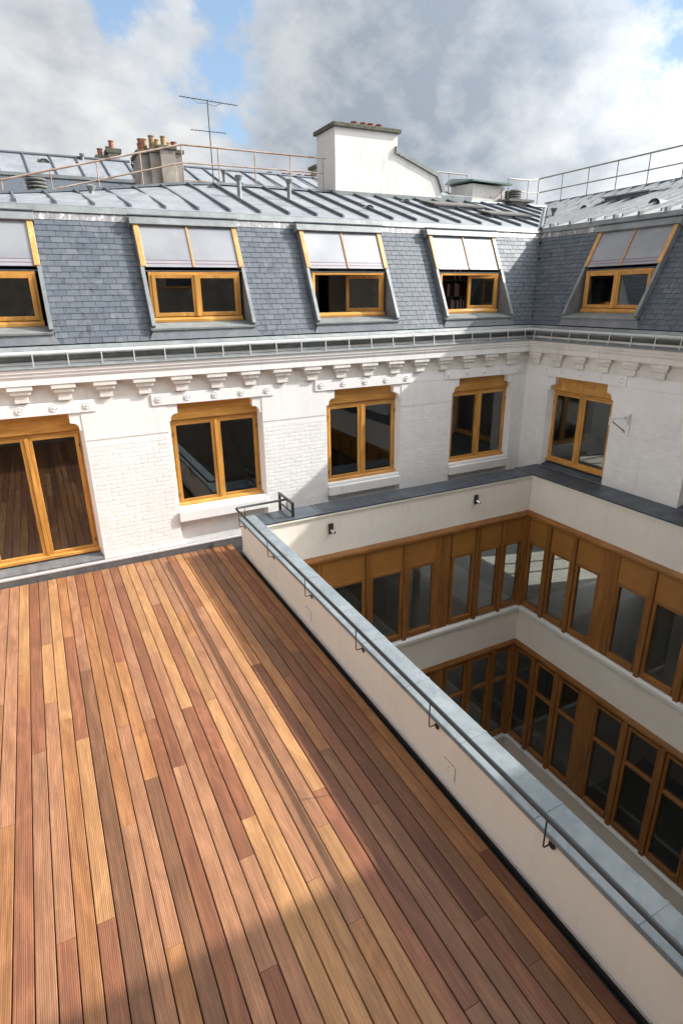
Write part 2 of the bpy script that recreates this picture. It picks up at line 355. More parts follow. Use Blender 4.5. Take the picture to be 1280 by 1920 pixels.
for k in range(0, 60):
    segs = COLS.get(k)
    if not segs:
        y = 0; segs = [[0, rg.choice('YOPPR')]]
        while True:
            y -= .45*rg.randint(4, 8)
            if y < -10: break
            segs.append([y, rg.choice('YOPRG')])
    x1 = 0 if k == 0 else -(W0+PW*(k-1)); x0 = -W0 if k == 0 else -(W0+PW*k)
    for i, (y1, t) in enumerate(segs):
        y0 = segs[i+1][0] if i+1 < len(segs) else -10.85
        hw = (x1-x0)/2-.0048; c0 = .004; hy = (y1-y0)/2-.0015; zt = rg.uniform(-.0012, .0012)
        mb = MB(); prof = [(-hw, -.026), (hw, -.026), (hw, -c0), (hw-c0, 0), (-hw+c0, 0), (-hw, -c0)]
        mb.prism([(a, b_) for a, b_ in prof], 'y', -hy, hy)
        o = obj('plank', mb, 'plank_'+t, deck, loc=((x0+x1)/2, (y0+y1)/2, zt))
        o.rotation_euler = (0, rg.uniform(-.003, .003), 0)

# ------------------------------------------------------------------ windows set in the brick walls
F1, F2 = 'frame_wood_x', 'frame_wood_z'
def wall_window(root, c, zb, wall_mat_door=False):
    """two-leaf timber window at local a=c; frame set .15 back from the wall face; zb = underside of the frame"""
    wn = bpy.data.objects.new('window', None); C.objects.link(wn); wn.parent = root; wn.location = (c, .15, 0)
    zt = 2.50; hw = .835
    # shaped head board: rectangle with rounded shoulders
    pts = [(-hw, zt+.012)]
    pts += [(-hw+.105-.105*math.cos(t), zt+.05+.10*math.sin(t)) for t in [i*math.pi/10 for i in range(6)]]
    pts += [(-.70, zt+.15), (-.70, 2.82), (.70, 2.82), (.70, zt+.15)]
    pts += [(hw-.105+.105*math.sin(t), zt+.05+.10*math.cos(t)) for t in [i*math.pi/10 for i in range(6)]]
    pts += [(hw, zt+.012)]
    mb = MB().prism([(x, z) for x, z in pts], 'y', -.03, .03); obj('head_board', mb, F1, wn)
    obj('head_rail', MB().box(-hw, hw, 0, .07, zt-.045, zt), F1, wn, bevel=.004)
    obj('bottom_rail', MB().box(-hw, hw, -.005, .07, zb, zb+.055), F1, wn, bevel=.004)
    for s in (-1, 1):
        x0, x1 = sorted((s*hw, s*(hw-.04))); obj('jamb', MB().box(x0, x1, 0, .068, zb+.055, zt-.045), F2, wn, bevel=.004)
    for s in (-1, 1):
        x0, x1 = (-hw+.043, -.03) if s < 0 else (.03, hw-.043)
        z0, z1 = zb+.058, zt-.048
        for a, b_ in ((x0, x0+.058), (x1-.058, x1)): obj('sash_stile', MB().box(a, b_, -.012, .045, z0, z1), F2, wn, bevel=.005)
        for a, b_ in ((z0, z0+.062), (z1-.05, z1)): obj('sash_rail', MB().box(x0+.058, x1-.058, -.0105, .045, a, b_), F1, wn, bevel=.005)
        obj('pane', MB().box(x0+.05, x1-.05, .012, .018, z0+.055, z1-.045), 'glass', wn)
    obj('mullion', MB().box(-.028, .028, -.028, .04, zb+.055, zt-.045), F2, wn, bevel=.007)
    for s in (-1, 1):
        for z in (zb+.22, zt-.25): obj('hinge', MB().tube([(s*(hw-.042), -.018, z-.035), (s*(hw-.042), -.018, z+.035)], .008, 8), 'brown_metal', wn)
    # weather board under the leaves and the projecting timber sill
    mb = MB().prism([(-.055, zb+.05), (.02, zb+.078), (.02, zb), (-.055, zb+.0)], 'x', -hw-.01, hw+.01)
    obj('timber_sill', mb, F1, wn, bevel=.006)
    return wn

def brick_mesh():
    l, h, t = .218, .067, 1.0; c = .006
    v = [(-l/2, 0, -h/2), (l/2, 0, -h/2), (l/2, 0, h/2), (-l/2, 0, h/2),
         (-l/2+c, -t, -h/2+c), (l/2-c, -t, -h/2+c), (l/2-c, -t, h/2-c), (-l/2+c, -t, h/2-c)]
    return v, [(4, 5, 6, 7), (0, 1, 5, 4), (1, 2, 6, 5), (2, 3, 7, 6), (3, 0, 4, 7)]
BV, BF = brick_mesh()
_bm = MB().add(BV, BF).mesh('brick')
_bm.materials.append(MATS['brick_paint'])
def bricks(root, regions, cap=300):
    """painted stretcher-bond bricks over the given (a0,a1,z0,z1,d) areas of a wall: the nearest as parts, the rest as one"""
    rg = random.Random(11); L = []
    for a0, a1, z0, z1, d in regions:
        n = int((z1-z0)/.076)
        for r_ in range(n):
            z = z0+.038+r_*.076; x = math.floor(a0/.227)*.227 - (.1135 if r_ % 2 else 0)
            while x < a1:
                s, e = max(x, a0+.002), min(x+.218, a1-.002)
                if e-s > .03: L.append(((s+e)/2, d, z, (e-s)/.218, rg.uniform(.0005, .0022), rg.random()))
                x += .227
    mw = Matrix.Translation(root.location) @ Matrix.Rotation(root.rotation_euler.z, 4, 'Z')
    def vis(p):
        q = mw @ Vector(p)-CAM; z = q.dot(fwd); u = 640+FPX*q.dot(r2)/z; v_ = 960-FPX*q.dot(u2)/z
        return (0 if (z > 0 and -20 < u < 1300 and 0 < v_ < 1920) else 1000)+q.length
    L.sort(key=lambda b_: vis(b_[:3]))
    for x, d, z, s, t, tn in L[:cap]:
        o = bpy.data.objects.new('brick', _bm); C.objects.link(o); o.parent = root; o.location = (x, d, z); o.scale = (s, t, 1)
    if len(L) > cap:
        mb = MB()
        for x, d, z, s, t, tn in L[cap:]: mb.add([(x+p[0]*s, d+p[1]*t, z+p[2]) for p in BV], BF, tn)
        obj('brickwork', mb, 'brick_paint', root, kind='stuff')

def stone_corner(root, c, s):
    pts = [(.70, 2.82), (.70, 2.655)]
    pts += [(.725, 2.65)] + [(.73+.10*math.sin(t), 2.55+.10*math.cos(t)) for t in [i*math.pi/10 for i in range(1, 6)]]
    pts += [(.83, 2.52), (.885, 2.52), (.885, 2.82)]
    mb = MB().prism([(c+s*x, z) for x, z in pts], 'y', 0.002, .148)
    obj('stone_bracket', mb, 'white_paint', root, smooth=False)

# ------------------------------------------------------------------ a wing of the building (local: x along the wall, y into the building)
Zs, Zt, D0 = 3.905, 5.83, .142
SL = .5
def dz(z): return D0+SL*(z-Zs)
NRM = Vector((0, -1, SL)).normalized(); UPS = Vector((0, SL, 1)).normalized()
def sp(a, z, off=0.0):
    return Vector((a, dz(z), z))+NRM*off

def build_dormer(root, c, mode='closed', hw=.92):
    d = bpy.data.objects.new('dormer', None); C.objects.link(d); d.parent = root; d.location = (c, 0, 0)
    zl, zh, OF = 4.10, 5.73, .12
    yw = .72-YA     # vertical plane of the window
    # cheeks: zinc-clad sides with a bright front edge
    for s in (-1, 1):
        x0, x1 = (s*hw, s*(hw-.05))
        if x0 > x1: x0, x1 = x1, x0
        P = [sp(0, zl, OF), sp(0, zh, OF)]
        prof = [(P[0].y, P[0].z), (P[1].y, P[1].z), (P[1].y+.35, P[1].z), (P[1].y+.35, 4.02), (P[0].y+.1, 4.02)]
        obj('cheek', MB().prism(prof, 'x', x0, x1), 'zinc_cheek', d)
        e0, e1, f0, f1 = sp(0, zl-.01, OF+.012), sp(0, zh-.68 if True else zh, OF+.012), sp(0, zl-.01, OF-.03), sp(0, zh-.68, OF-.03)
        mb = MB().prism([(e0.y, e0.z), (e1.y, e1.z), (f1.y, f1.z), (f0.y, f0.z)], 'x', x0-.006, x1+.006)
        obj('edge_trim', mb, 'zinc_trim', d)
    # hood
    A, B, Cc, Dd = sp(0, zh-.01, OF+.05), sp(0, zh+.115, OF+.05), sp(0, zh+.135, OF-.13), sp(0, zh-.01, OF-.12)
    obj('hood', MB().prism([(A.y, A.z), (B.y, B.z), (Cc.y, Cc.z), (Dd.y, Dd.z)], 'x', -hw-.045, hw+.03), 'zinc_trim', d, bevel=.006)
    lip = sp(0, zh+.118, OF+.062)
    obj('hood_lip', MB().box(-hw-.06, hw+.045, lip.y-.008, lip.y+.16, lip.z-.002, lip.z+.016), 'zinc_roll', d)
    # sloping glazed upper part with sun screen
    z0, z1 = 5.045, zh
    def slab(x0, x1, za, zb_, n0, n1):
        p = [sp(0, za, n0), sp(0, zb_, n0), sp(0, zb_, n1), sp(0, za, n1)]
        return [(q.y, q.z) for q in p]
    for s in (-1, 1):
        x0, x1 = sorted((s*(hw-.005), s*(hw-.092)))
        obj('side_post', MB().prism(slab(0, 0, z0, z1, OF-.05, OF+.022), 'x', x0, x1), 'dormer_wood', d, bevel=.004)
    obj('screen_mullion', MB().prism(slab(0, 0, z0, z1, OF-.03, OF+.014), 'x', -.014, .014), 'dormer_wood', d)
    for s in (-1, 1):
        x0, x1 = sorted((s*.014, s*(hw-.09)))
        obj('screen', MB().prism(slab(0, 0, z0+.11, z1, OF-.02, OF-.006), 'x', x0, x1), 'screen', d)
        obj('screen_hem', MB().prism(slab(0, 0, z0, z0+.108, OF-.02, OF-.003), 'x', x0, x1), 'screen_hem', d)
        for zq in (.05, .105): obj('hem_line', MB().prism(slab(0, 0, z0+zq, z0+zq+.01, OF-.01, OF+.001), 'x', x0, x1), 'hem_line', d)
    q = sp(0, z0, OF)
    obj('drip_bar', MB().box(-hw+.02, hw-.02, q.y-.01, q.y+.04, z0-.022, z0-.003), 'zinc_roll', d)
    obj('head_lining', MB().box(-hw+.05, hw-.05, q.y+.04, yw+.45, z0-.03, z0-.006), 'interior', d)
    # vertical window
    zb, zt, fw = 4.235, 5.015, hw-.105
    for s in (-1, 1):
        x0, x1 = sorted((s*fw, s*(fw-.045))); obj('jamb', MB().box(x0, x1, yw, yw+.06, zb, zt), F2, d, bevel=.003)
    obj('head_rail', MB().box(-fw+.045, fw-.045, yw, yw+.058, zt-.04, zt), F1, d)
    obj('timber_sill', MB().prism([(yw-.05, zb-.055), (yw-.05, zb-.01), (yw+.01, zb+.035), (yw+.06, zb+.035), (yw+.06, zb-.055)], 'x', -fw-.01, fw+.01), F1, d, bevel=.004)
    def leaf(x0, x1, ang=0.0, hinge=None):
        par = []
        z0_, z1_ = zb+.04, zt-.043
        a = MB().box(x0, x0+.065, -.015, .04, z0_, z1_).box(x1-.065, x1, -.015, .04, z0_, z1_)
        a.box(x0+.065, x1-.065, -.0135, .04, z0_, z0_+.065).box(x0+.065, x1-.065, -.0135, .04, z1_-.06, z1_)
        p = MB().box(x0+.055, x1-.055, .01, .016, z0_+.055, z1_-.05)
        hx = x0 if hinge == 'l' else x1
        for mb, nm, mt in ((a, 'sash', F2), (p, 'pane', 'glass')):
            if ang:
                ca, sa = math.cos(ang), math.sin(ang)
                mb.v = [(hx+(x-hx)*ca-y*sa, (x-hx)*sa+y*ca, z) for x, y, z in mb.v]
            mb.v = [(x, y+yw, z) for x, y, z in mb.v]
            obj(nm, mb, mt, d, bevel=.004 if nm == 'sash' else 0)
    if mode == 'closed':
        leaf(-fw+.047, -.012); leaf(.012, fw-.047)
        obj('mullion', MB().box(-.03, .03, yw-.032, yw+.02, zb+.036, zt-.04), F2, d, bevel=.006)
    else:
        leaf(.02, fw-.05, ang=(-.5 if mode == 'open' else -.12) , hinge='r')
        leaf(-fw+.047, -.02, ang=1.75, hinge='l')
    # zinc sill tray and apron down to the gutter
    a, b_ = sp(0, zl, OF), sp(0, zl, OF)
    obj('zinc_sill', MB().prism([(a.y-.012, zl-.035), (a.y-.012, zl+.0), (yw, zl+.085), (yw, zl-.035)], 'x', -hw-.03, hw+.0), 'zinc_trim', d, bevel=.003)
    e0, e1 = sp(0, zl-.037, OF-.035), sp(0, Zs-.0, .022)
    mb = MB().add([(-hw+.02, e0.y, e0.z), (hw-.02, e0.y, e0.z), (hw+.07, e1.y, e1.z), (-hw-.07, e1.y, e1.z),
                   (-hw+.02, e0.y+.12, e0.z), (hw-.02, e0.y+.12, e0.z), (hw+.07, e1.y+.1, e1.z), (-hw-.07, e1.y+.1, e1.z)],
                  [(0, 1, 2, 3), (7, 6, 5, 4), (0, 4, 5, 1), (1, 5, 6, 2), (2, 6, 7, 3), (3, 7, 4, 0)])
    obj('apron', mb, 'zinc_roof', d)
    return d

def room(root, a0, a1, d0, d1, z0, z1, wall='interior', floor='interior_floor', back=True):
    """plain rooms seen through the panes"""
    mb = MB().box(a0, a1, d1, d1+.1, z0, z1)
    if back: obj('interior_wall', mb, wall, root)
    obj('interior_floor', MB().box(a0, a1, d0, d1, z0-.1, z0), floor, root)
    obj('interior_ceiling', MB().box(a0, a1, d0, d1, z1, z1+.1), wall, root)

def build_wing(root, a0, a1, valley, sgn, win_c, dorm, corb, ridge, slate_seed, mouldmat='white_paint', doors=(), top=6.95):
    """valley(d) gives the end of the wing at depth d on its valley side; sgn=+1 when the valley is at large a"""
    def clip(d):
        v = valley(d); return (a0, v) if sgn > 0 else (v, a1)
    lo, hi = (a0, a1)
    vi = valley(0)
    A0, A1 = (a0, vi) if sgn > 0 else (vi, a1)
    # --- walls as piers, spandrels and the band above
    edges = [A0]
    for c in win_c: edges += [c-.885, c+.885]
    edges.append(A1)
    for i in range(0, len(edges), 2):
        if edges[i+1] > edges[i]: obj('wall', MB().box(edges[i], edges[i+1], 0, .35, -.4, 2.82), 'white_paint', root)
    obj('wall', MB().box(A0, A1, 0, .36, 2.821, 3.83), 'white_paint', root)
    regs = []
    for i in range(0, len(edges), 2): regs.append((edges[i], edges[i+1], .14, 2.33, -.001))
    for c in win_c:
        for s in (-1, 1):
            stone_corner(root, c, s)
            obj('reveal', MB().prism([(c+s*.884, .001), (c+s*.83, .15), (c+s*.884, .15)], 'z', -.1, 2.52), 'white_paint', root)
        if c in doors:
            wall_window(root, c, .285)
            obj('slate_threshold', MB().prism([(-.03, .14), (-.03, .165), (.16, .285), (.2, .285), (.2, .14)], 'x', c-.883, c+.883), 'slate_sill', root)
            obj('wall', MB().box(c-.885, c+.885, .16, .35, -.4, .28), 'white_paint', root)
        elif sgn < 0:
            wall_window(root, c, .86)
            obj('slate_threshold', MB().prism([(.001, ZC+.003), (.001, ZC+.012), (.10, .80), (.2, .858), (.2, ZC)], 'x', c-.883, c+.883), 'slate_coping', root)
            obj('wall', MB().box(c-.885, c+.885, .002, .35, -.4, ZC+.002), 'white_paint', root)
        else:
            wall_window(root, c, .86)
            obj('stone_sill', MB().box(c-.882, c+.882, -.055, .145, .60, .80).box(c-.882, c+.882, .0, .147, .80, .862), 'white_paint', root, bevel=.012)
            obj('wall', MB().box(c-.885, c+.885, .11, .35, -.4, .62), 'white_paint', root)
            regs.append((c-.88, c+.88, .0, .58, .109))
    bricks(root, regs)
    obj('plaster_band', MB().box(A0, A1, -.008, 0.0, 2.335, 2.80) if False else MB().box(A0, A1, -.004, .0, 2.822, 3.02), 'white_paint', root)
    for i in range(0, len(edges), 2):
        obj('plaster_band', MB().box(edges[i]+.001, edges[i+1]-.001, -.007, -.0005, 2.335, 2.819), 'white_paint', root)
    obj('frieze', MB().box(A0, A1, -.006, -.0005, 3.035, 3.32), 'frieze_paint', root)
    # tie beams over the openings with their bolts
    for c in win_c:
        t = obj('tie_beam', MB().box(c-1.13, c+1.13, -.022, -.0085, 2.822, 3.022), 'white_paint', root, bevel=.004)
        for k in range(5):
            x = c+(k-2)*.5-.0
            mb = MB(); ring = [(.058, 0), (.058, .010), (.050, .014), (.040, .004), (.028, .004), (.026, .016), (.012, .02)]
            vs = []; n = 14
            for r_, h in ring: vs += [(r_*math.cos(2*math.pi*j/n), -h, r_*math.sin(2*math.pi*j/n)) for j in range(n)]
            fs = [(i_*n+j, i_*n+(j+1) % n, (i_+1)*n+(j+1) % n, (i_+1)*n+j) for i_ in range(len(ring)-1) for j in range(n)]+[[(len(ring)-1)*n+j for j in range(n)]]
            mb.add([(x+p[0], -.022+p[1], 2.932+p[2]) for p in vs], fs)
            obj('bolt', mb, 'white_paint', t, smooth=True)
    # corbels, cornice
    for c in corb:
        mb = MB().box(c-.102, c+.102, -.052, 0, 3.05, 3.178)
        mb.prism([(c-.145, 3.18), (c+.145, 3.18), (c+.145, 3.245), (c-.145, 3.245)], 'y', -.082, 0)
        mb.prism([(c-.182, 3.247), (c+.182, 3.247), (c+.182, 3.318), (c-.182, 3.318)], 'y', -.108, 0)
        mb.hexa([(c-.12, -.062, 3.165), (c+.12, -.062, 3.165), (c+.12, 0, 3.165), (c-.12, 0, 3.165), (c-.145, -.080, 3.181), (c+.145, -.080, 3.181), (c+.145, 0, 3.181), (c-.145, 0, 3.181)])
        obj('corbel', mb, 'frieze_paint', root, bevel=.004)
    prof = [(-.118, 3.322), (-.118, 3.425), (-.126, 3.44), (-.126, 3.455), (-.137, 3.463), (-.137, 3.50), (-.152, 3.512), (-.158, 3.57), (0.01, 3.57), (.01, 3.322)]
    def mitred(name, prof, mat, **k):
        pts0 = []; n = len(prof)
        vs = []
        for end in (0, 1):
            for (d, z) in prof:
                if sgn > 0: a = A0 if end == 0 else valley(d)
                else: a = valley(d) if end == 0 else A1
                vs.append((a, d, z))
        fs = [list(range(n))[::-1], [n+i for i in range(n)]]+[(i, (i+1) % n, n+(i+1) % n, n+i) for i in range(n)]
        return obj(name, MB().add(vs, fs), mat, root, **k)
    mitred('cornice', prof, mouldmat)
    mitred('zinc_ledge', [(-.170, 3.572), (-.170, 3.586), (.04, 3.64), (.04, 3.572)], 'zinc_trim')
    nl = int((A1-A0)/1.15)
    mitred('gutter_wall', [(.02, 3.60), (.02, 3.84), (.12, 3.84), (.12, 3.60)], 'zinc_cheek')
    # half-round gutter and its strap brackets
    gr = [(.005-.085*math.cos(t), 3.775-.105*math.sin(t)) for t in [i*math.pi/10 for i in range(11)]]
    gi = [(.005-.079*math.cos(t), 3.775-.098*math.sin(t)) for t in [i*math.pi/10 for i in range(11)]][::-1]
    g = mitred('gutter', gr+gi, 'gutter_zinc', smooth=True)
    mitred('gutter_lip', [(-.092, 3.762), (-.096, 3.782), (-.086, 3.797), (-.069, 3.797), (-.069, 3.762)], 'zinc_trim')
    mitred('eaves_flashing', [(.045, 3.80), (.045, 3.82), (D0-.02, Zs-.012), (D0+.03, Zs-.012), (D0+.03, 3.80)], 'zinc_trim')
    x = A0+.25
    me = None
    while x < A1-.1:
        if me is None:
            mb = MB().add([(-.009, -.128, 3.755), (.009, -.128, 3.755), (.009, -.122, 3.80), (-.009, -.122, 3.80), (-.009, -.118, 3.755), (.009, -.118, 3.755), (.009, -.110, 3.80), (-.009, -.110, 3.80)],
                          [(0, 1, 2, 3), (7, 6, 5, 4), (0, 3, 7, 4), (1, 5, 6, 2), (3, 2, 6, 7), (0, 4, 5, 1)])
            mb.hexa([(-.009, -.155, 3.60), (.009, -.155, 3.60), (.009, -.145, 3.605), (-.009, -.145, 3.605), (-.009, -.130, 3.76), (.009, -.130, 3.76), (.009, -.120, 3.76), (-.009, -.120, 3.76)])
            me = mb.mesh('gutter_bracket'); me.materials.append(MATS['alu'])
        link('gutter_bracket', me, None, root, (x, .026, 0)); x += .505
    # --- mansard: boarding under the slates in strips that leave the dormers open
    strips = []
    cur = None
    hs = sorted(dorm)
    zA, zB = Zs, Zt+.02
    def underlay(x0, x1, z0, z1, v=None):
        p = [sp(0, z0, -.004), sp(0, z1, -.004)]
        e = lambda X, q: (valley(q.y) if X is None else X)
        vs = []
        for off in (0, .04):
            for q, z in ((p[0], z0), (p[1], z1)):
                vs += [(e(x0, q), q.y+off, q.z), (e(x1, q), q.y+off, q.z)]
        obj('roof_boarding', MB().add(vs, [(0, 1, 3, 2), (4, 6, 7, 5), (0, 4, 5, 1), (2, 3, 7, 6), (0, 2, 6, 4), (1, 5, 7, 3)]), 'cavity', root)
    xs = [a0 if sgn > 0 else None]
    for c, m_ in hs: xs += [c-.90, c+.90]
    xs += [None if sgn > 0 else a1]
    for i in range(0, len(xs), 2): underlay(xs[i], xs[i+1], Zs-.02, Zt+.12)
    for c, m_ in hs: underlay(c-.90, c+.90, 5.72, Zt+.12); underlay(c-.90, c+.90, Zs-.02, 4.05)
    for c, m_ in hs: build_dormer(root, c, m_)
    # slates
    rows = 21; ex = (Zt-Zs)*math.sqrt(1+SL*SL)/rows; rg = random.Random(slate_seed); L = []
    for r_ in range(rows):
        s0 = r_*ex; z = Zs+(Zt-Zs)*r_/rows; dmid = dz(z+.05); x0, x1 = clip(dmid)
        x = math.floor(x0/.2)*.2 + (.1 if r_ % 2 else 0)+rg.uniform(-.008, .008)
        while x < x1:
            segs = [(max(x+.003, x0), min(x+.1965, x1))]
            if z < 5.80:
                for c, m_ in hs:
                    ns = []
                    for s_, e_ in segs:
                        if e_ <= c-.91 or s_ >= c+.91: ns.append((s_, e_)); continue
                        if s_ < c-.91: ns.append((s_, c-.91))
                        if e_ > c+.91: ns.append((c+.91, e_))
                    segs = ns
            for s_, e_ in segs:
                if e_-s_ > .02: L.append(((s_+e_)/2, z+rg.uniform(-.003, .003), (e_-s_)/.1965, rg.uniform(-.012, .012), rg.random()))
            x += .2
    tk, ln = .006, ex+.06
    def slate_pts():
        pts = []
        for n0, n1, s_ in ((.009, .0185, 0.0), (.0, .006, ln)):
            for x in (-.0982, .0982): pts += [(x, s_, n0), (x, s_, n1)]
        return pts
    PT = slate_pts(); SF = [(0, 1, 3, 2), (4, 6, 7, 5), (1, 5, 7, 3), (0, 2, 6, 4), (0, 4, 5, 1), (2, 3, 7, 6)]
    loc3 = [Vector((p[0], 0, 0))+UPS*p[1]+NRM*p[2] for p in PT]
    sm = MB().add(loc3, SF).mesh('slate'); sm.materials.append(MATS['slate'])
    mw = Matrix.Translation(root.location) @ Matrix.Rotation(root.rotation_euler.z, 4, 'Z')
    def vis(b_):
        q = mw @ sp(b_[0], b_[1])-CAM; z = q.dot(fwd); u = 640+FPX*q.dot(r2)/z
        return (0 if (z > 0 and -10 < u < 1290) else 1000)+q.length
    L.sort(key=vis)
    for x, z, s_, rot, tn in L[:300]:
        o = bpy.data.objects.new('slate', sm); C.objects.link(o); o.parent = root; o.location = sp(x, z); o.scale = (s_, 1, 1)
    mb = MB()
    for x, z, s_, rot, tn in L[300:]:
        o_ = sp(x, z); mb.add([(o_.x+p.x*s_, o_.y+p.y, o_.z+p.z) for p in loc3], SF, tn)
    if mb.v: obj('slates', mb, 'slate', root, kind='stuff')
    # lead apron and zinc band at the break
    P0, P1, P2, P3 = sp(0, Zt-.012, .02), sp(0, Zt+.115, .02), sp(0, Zt+.10, .045), sp(0, Zt+.205, .045)
    mitred('lead_apron', [(P0.y, P0.z), (P1.y, P1.z), (P1.y+.04, P1.z), (P0.y+.04, P0.z)], 'lead_apron')
    mitred('zinc_band', [(P2.y, P2.z), (P3.y, P3.z), (P3.y+.06, P3.z+.008), (P2.y+.06, P2.z)], 'zinc_trim')
    # upper zinc roof, from the break up to the ridge line
    df, zf = P3.y+.005, P3.z+.004
    return df, zf, mitred

CX = [-9.47, -6.34, -3.21, -.04, 3.09, 6.21]
wingA = thing('mansard_building', 'white brick wing with slate mansard running across behind the decking', 'building', (0, YA, 0))
dormA = [(-6.6, 'closed'), (-3.43, 'closed'), (-.05, 'closed'), (3.05, 'open'), (6.1, 'ajar')]
dfA, zfA, mitA = build_wing(wingA, -10.2, XB, lambda d: XB+d, 1, CX, dormA, [-1.255+.63*k for k in range(-14, 14)], None, 5, doors=(-3.21, -6.34, -9.47))
wingB = thing('mansard_building', 'white brick wing with slate mansard on the right, in its own shade', 'building', (XB, 0, 0), -math.pi/2)
CB = [1.48, 4.98, 8.2]
dfB, zfB, mitB = build_wing(wingB, 0, 10.6, lambda d: -YA-d, -1, CB, [(1.565, 'closed'), (4.75, 'closed'), (7.9, 'closed')], [.19+.625*k for k in range(17)], None, 9, mouldmat='frieze_paint')

# upper zinc roofs with batten rolls
def ridge_z(a):  # height of the ridge line of the rear wing, which drops towards the left end
    K = [(-10.2, 6.45), (-2.92, 6.597), (-1.54, 6.712), (-.52, 6.831), (.94, 7.0), (1.5, 7.03), (12.5, 7.03)]
    for (x0, y0), (x1, y1) in zip(K, K[1:]):
        if a <= x1: return y0+(y1-y0)*(a-x0)/(x1-x0)
    return K[-1][1]
RD = 4.36; RDB = 5.95
def zroof(root, pts_front, zf, df, edge, rz, roll_a, sgn, mitre_end, RD=4.36, rollmat='zinc_roll'):
    n = 30; vs = []; fs = []
    a0, a1 = pts_front
    for i in range(n+1):
        t = i/n
        if sgn > 0: f = a0+(mitre_end(df)-a0)*t; b_ = a0+(mitre_end(RD)-a0)*t
        else: f = mitre_end(df)+(a1-mitre_end(df))*t; b_ = mitre_end(RD)+(a1-mitre_end(RD))*t
        vs += [(f, df, zf), (b_, RD, rz(b_)), (b_, RD+.02, rz(b_)-.25), (f, df, zf-.06)]
    for i in range(n): fs += [(4*i, 4*i+1, 4*i+5, 4*i+4), (4*i+1, 4*i+2, 4*i+6, 4*i+5), (4*i+2, 4*i+3, 4*i+7, 4*i+6)]
    zr = obj('zinc_roof', MB().add(vs, fs), 'zinc_roof' if sgn > 0 else 'zinc_glare', root)
    for a in roll_a:
        d1 = RD
        # stop at the valley
        if sgn > 0 and mitre_end(df) < a: pass
        lim = None
        d0_ = df+.10
        if sgn > 0 and a > mitre_end(d0_)-.05:
            d0_ = a-mitre_end(0)+.08
        if sgn < 0 and a < mitre_end(d0_)+.05: d0_ = -(a)-YA+.08
        if d0_ > RD-.3: continue
        def zz(d): return zf+(rz(a)-zf)*(d-df)/(RD-df)
        w_, h = .022, .062
        nseg = 1
        mb = MB()
        p0, p1 = (d0_, zz(d0_)), (d1, zz(d1))
        mb.add([(a-w_, p0[0], p0[1]-.01), (a+w_, p0[0], p0[1]-.01), (a+w_*.8, p0[0]+.012, p0[1]+h), (a-w_*.8, p0[0]+.012, p0[1]+h),
                (a-w_, p1[0], p1[1]-.01), (a+w_, p1[0], p1[1]-.01), (a+w_*.8, p1[0], p1[1]+h), (a-w_*.8, p1[0], p1[1]+h)],
               [(0, 1, 2, 3), (7, 6, 5, 4), (0, 3, 7, 4), (1, 5, 6, 2), (3, 2, 6, 7)])
        obj('batten_roll', mb, rollmat, zr)
    # cross seams
    for d in (df+1.02, df+2.04):
        t = (d-df)/(RD-df)
        mb = MB(); m_ = 24; vs = []
        for i in range(m_+1):
            q = i/m_
            if sgn > 0: a = a0+(mitre_end(d)-a0)*q
            else: a = mitre_end(d)+(a1-mitre_end(d))*q
            z = zf+(rz(a)-zf)*t
            vs += [(a, d, z+.006), (a, d+.03, z+.012)]
        obj('cross_seam', MB().add(vs, [(2*i, 2*i+1, 2*i+3, 2*i+2) for i in range(m_)]), 'zinc_trim', zr)
    # ridge capping
    vs = []; m_ = 24
    for i in range(m_+1):
        q = i/m_
        a = (a0+(mitre_end(RD)-a0)*q) if sgn > 0 else (mitre_end(RD)+(a1-mitre_end(RD))*q)
        z = rz(a); vs += [(a, RD-.10, z+.0), (a, RD-.06, z+.055), (a, RD+.08, z+.055), (a, RD+.1, z-.04)]
    fs = []
    for i in range(m_): fs += [(4*i+k, 4*i+k+1, 4*i+k+5, 4*i+k+4) for k in range(3)]
    obj('ridge_capping', MB().add(vs, fs), 'zinc_roll', zr)
    return zr
zrA = zroof(wingA, (-10.2, XB), zfA, dfA, None, ridge_z, [-9.9+.6*k for k in range(37)], 1, lambda d: XB+d)
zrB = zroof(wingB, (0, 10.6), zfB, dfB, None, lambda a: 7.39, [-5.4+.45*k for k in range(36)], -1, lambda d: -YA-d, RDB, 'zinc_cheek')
# small cleats standing on the zinc band of the right-hand wing, valley gutter
for k in range(17):
    obj('roll_stop', MB().box(-1.0+.6*k-.03, -1.0+.6*k+.03, dfB-.03, dfB+.09, zfB-.04, zfB+.07), 'zinc_trim', wingB)
obj('valley_gutter', MB().tube([(XB+dfA-.05, dfA-.05, zfA+.0), (XB+RD, RD, 7.05)], .035, 6), 'zinc_roll', wingA)
# back slopes and gable mass so that nothing is hollow
obj('rear_slope', MB().add([(-10.2, RD+.05, 6.4), (-2.92, RD+.05, 6.5), (1.4, RD+.05, 6.95), (XB+RD, RD+.05, 6.95), (XB+RD, 9.2, 5.2), (-10.2, 9.2, 5.2)], [(0, 1, 2, 3, 4, 5)]), 'zinc_roof', wingA)
obj('rear_slope', MB().add([(-RDB-YA, RDB+.05, 7.3), (10.6, RDB+.05, 7.3), (10.6, 9.2, 5.2), (-RDB-YA, 9.2, 5.2)], [(0, 1, 2, 3)]), 'zinc_roof', wingB)
obj('rear_wall', MB().box(-10.2, XB+5.5, 9.0, 9.2, -10.4, 5.2), 'white_paint', wingA)
obj('rear_wall', MB().box(-5.5, -4.6, 9.0, 9.2, -10.4, 5.2), 'white_paint', wingB)

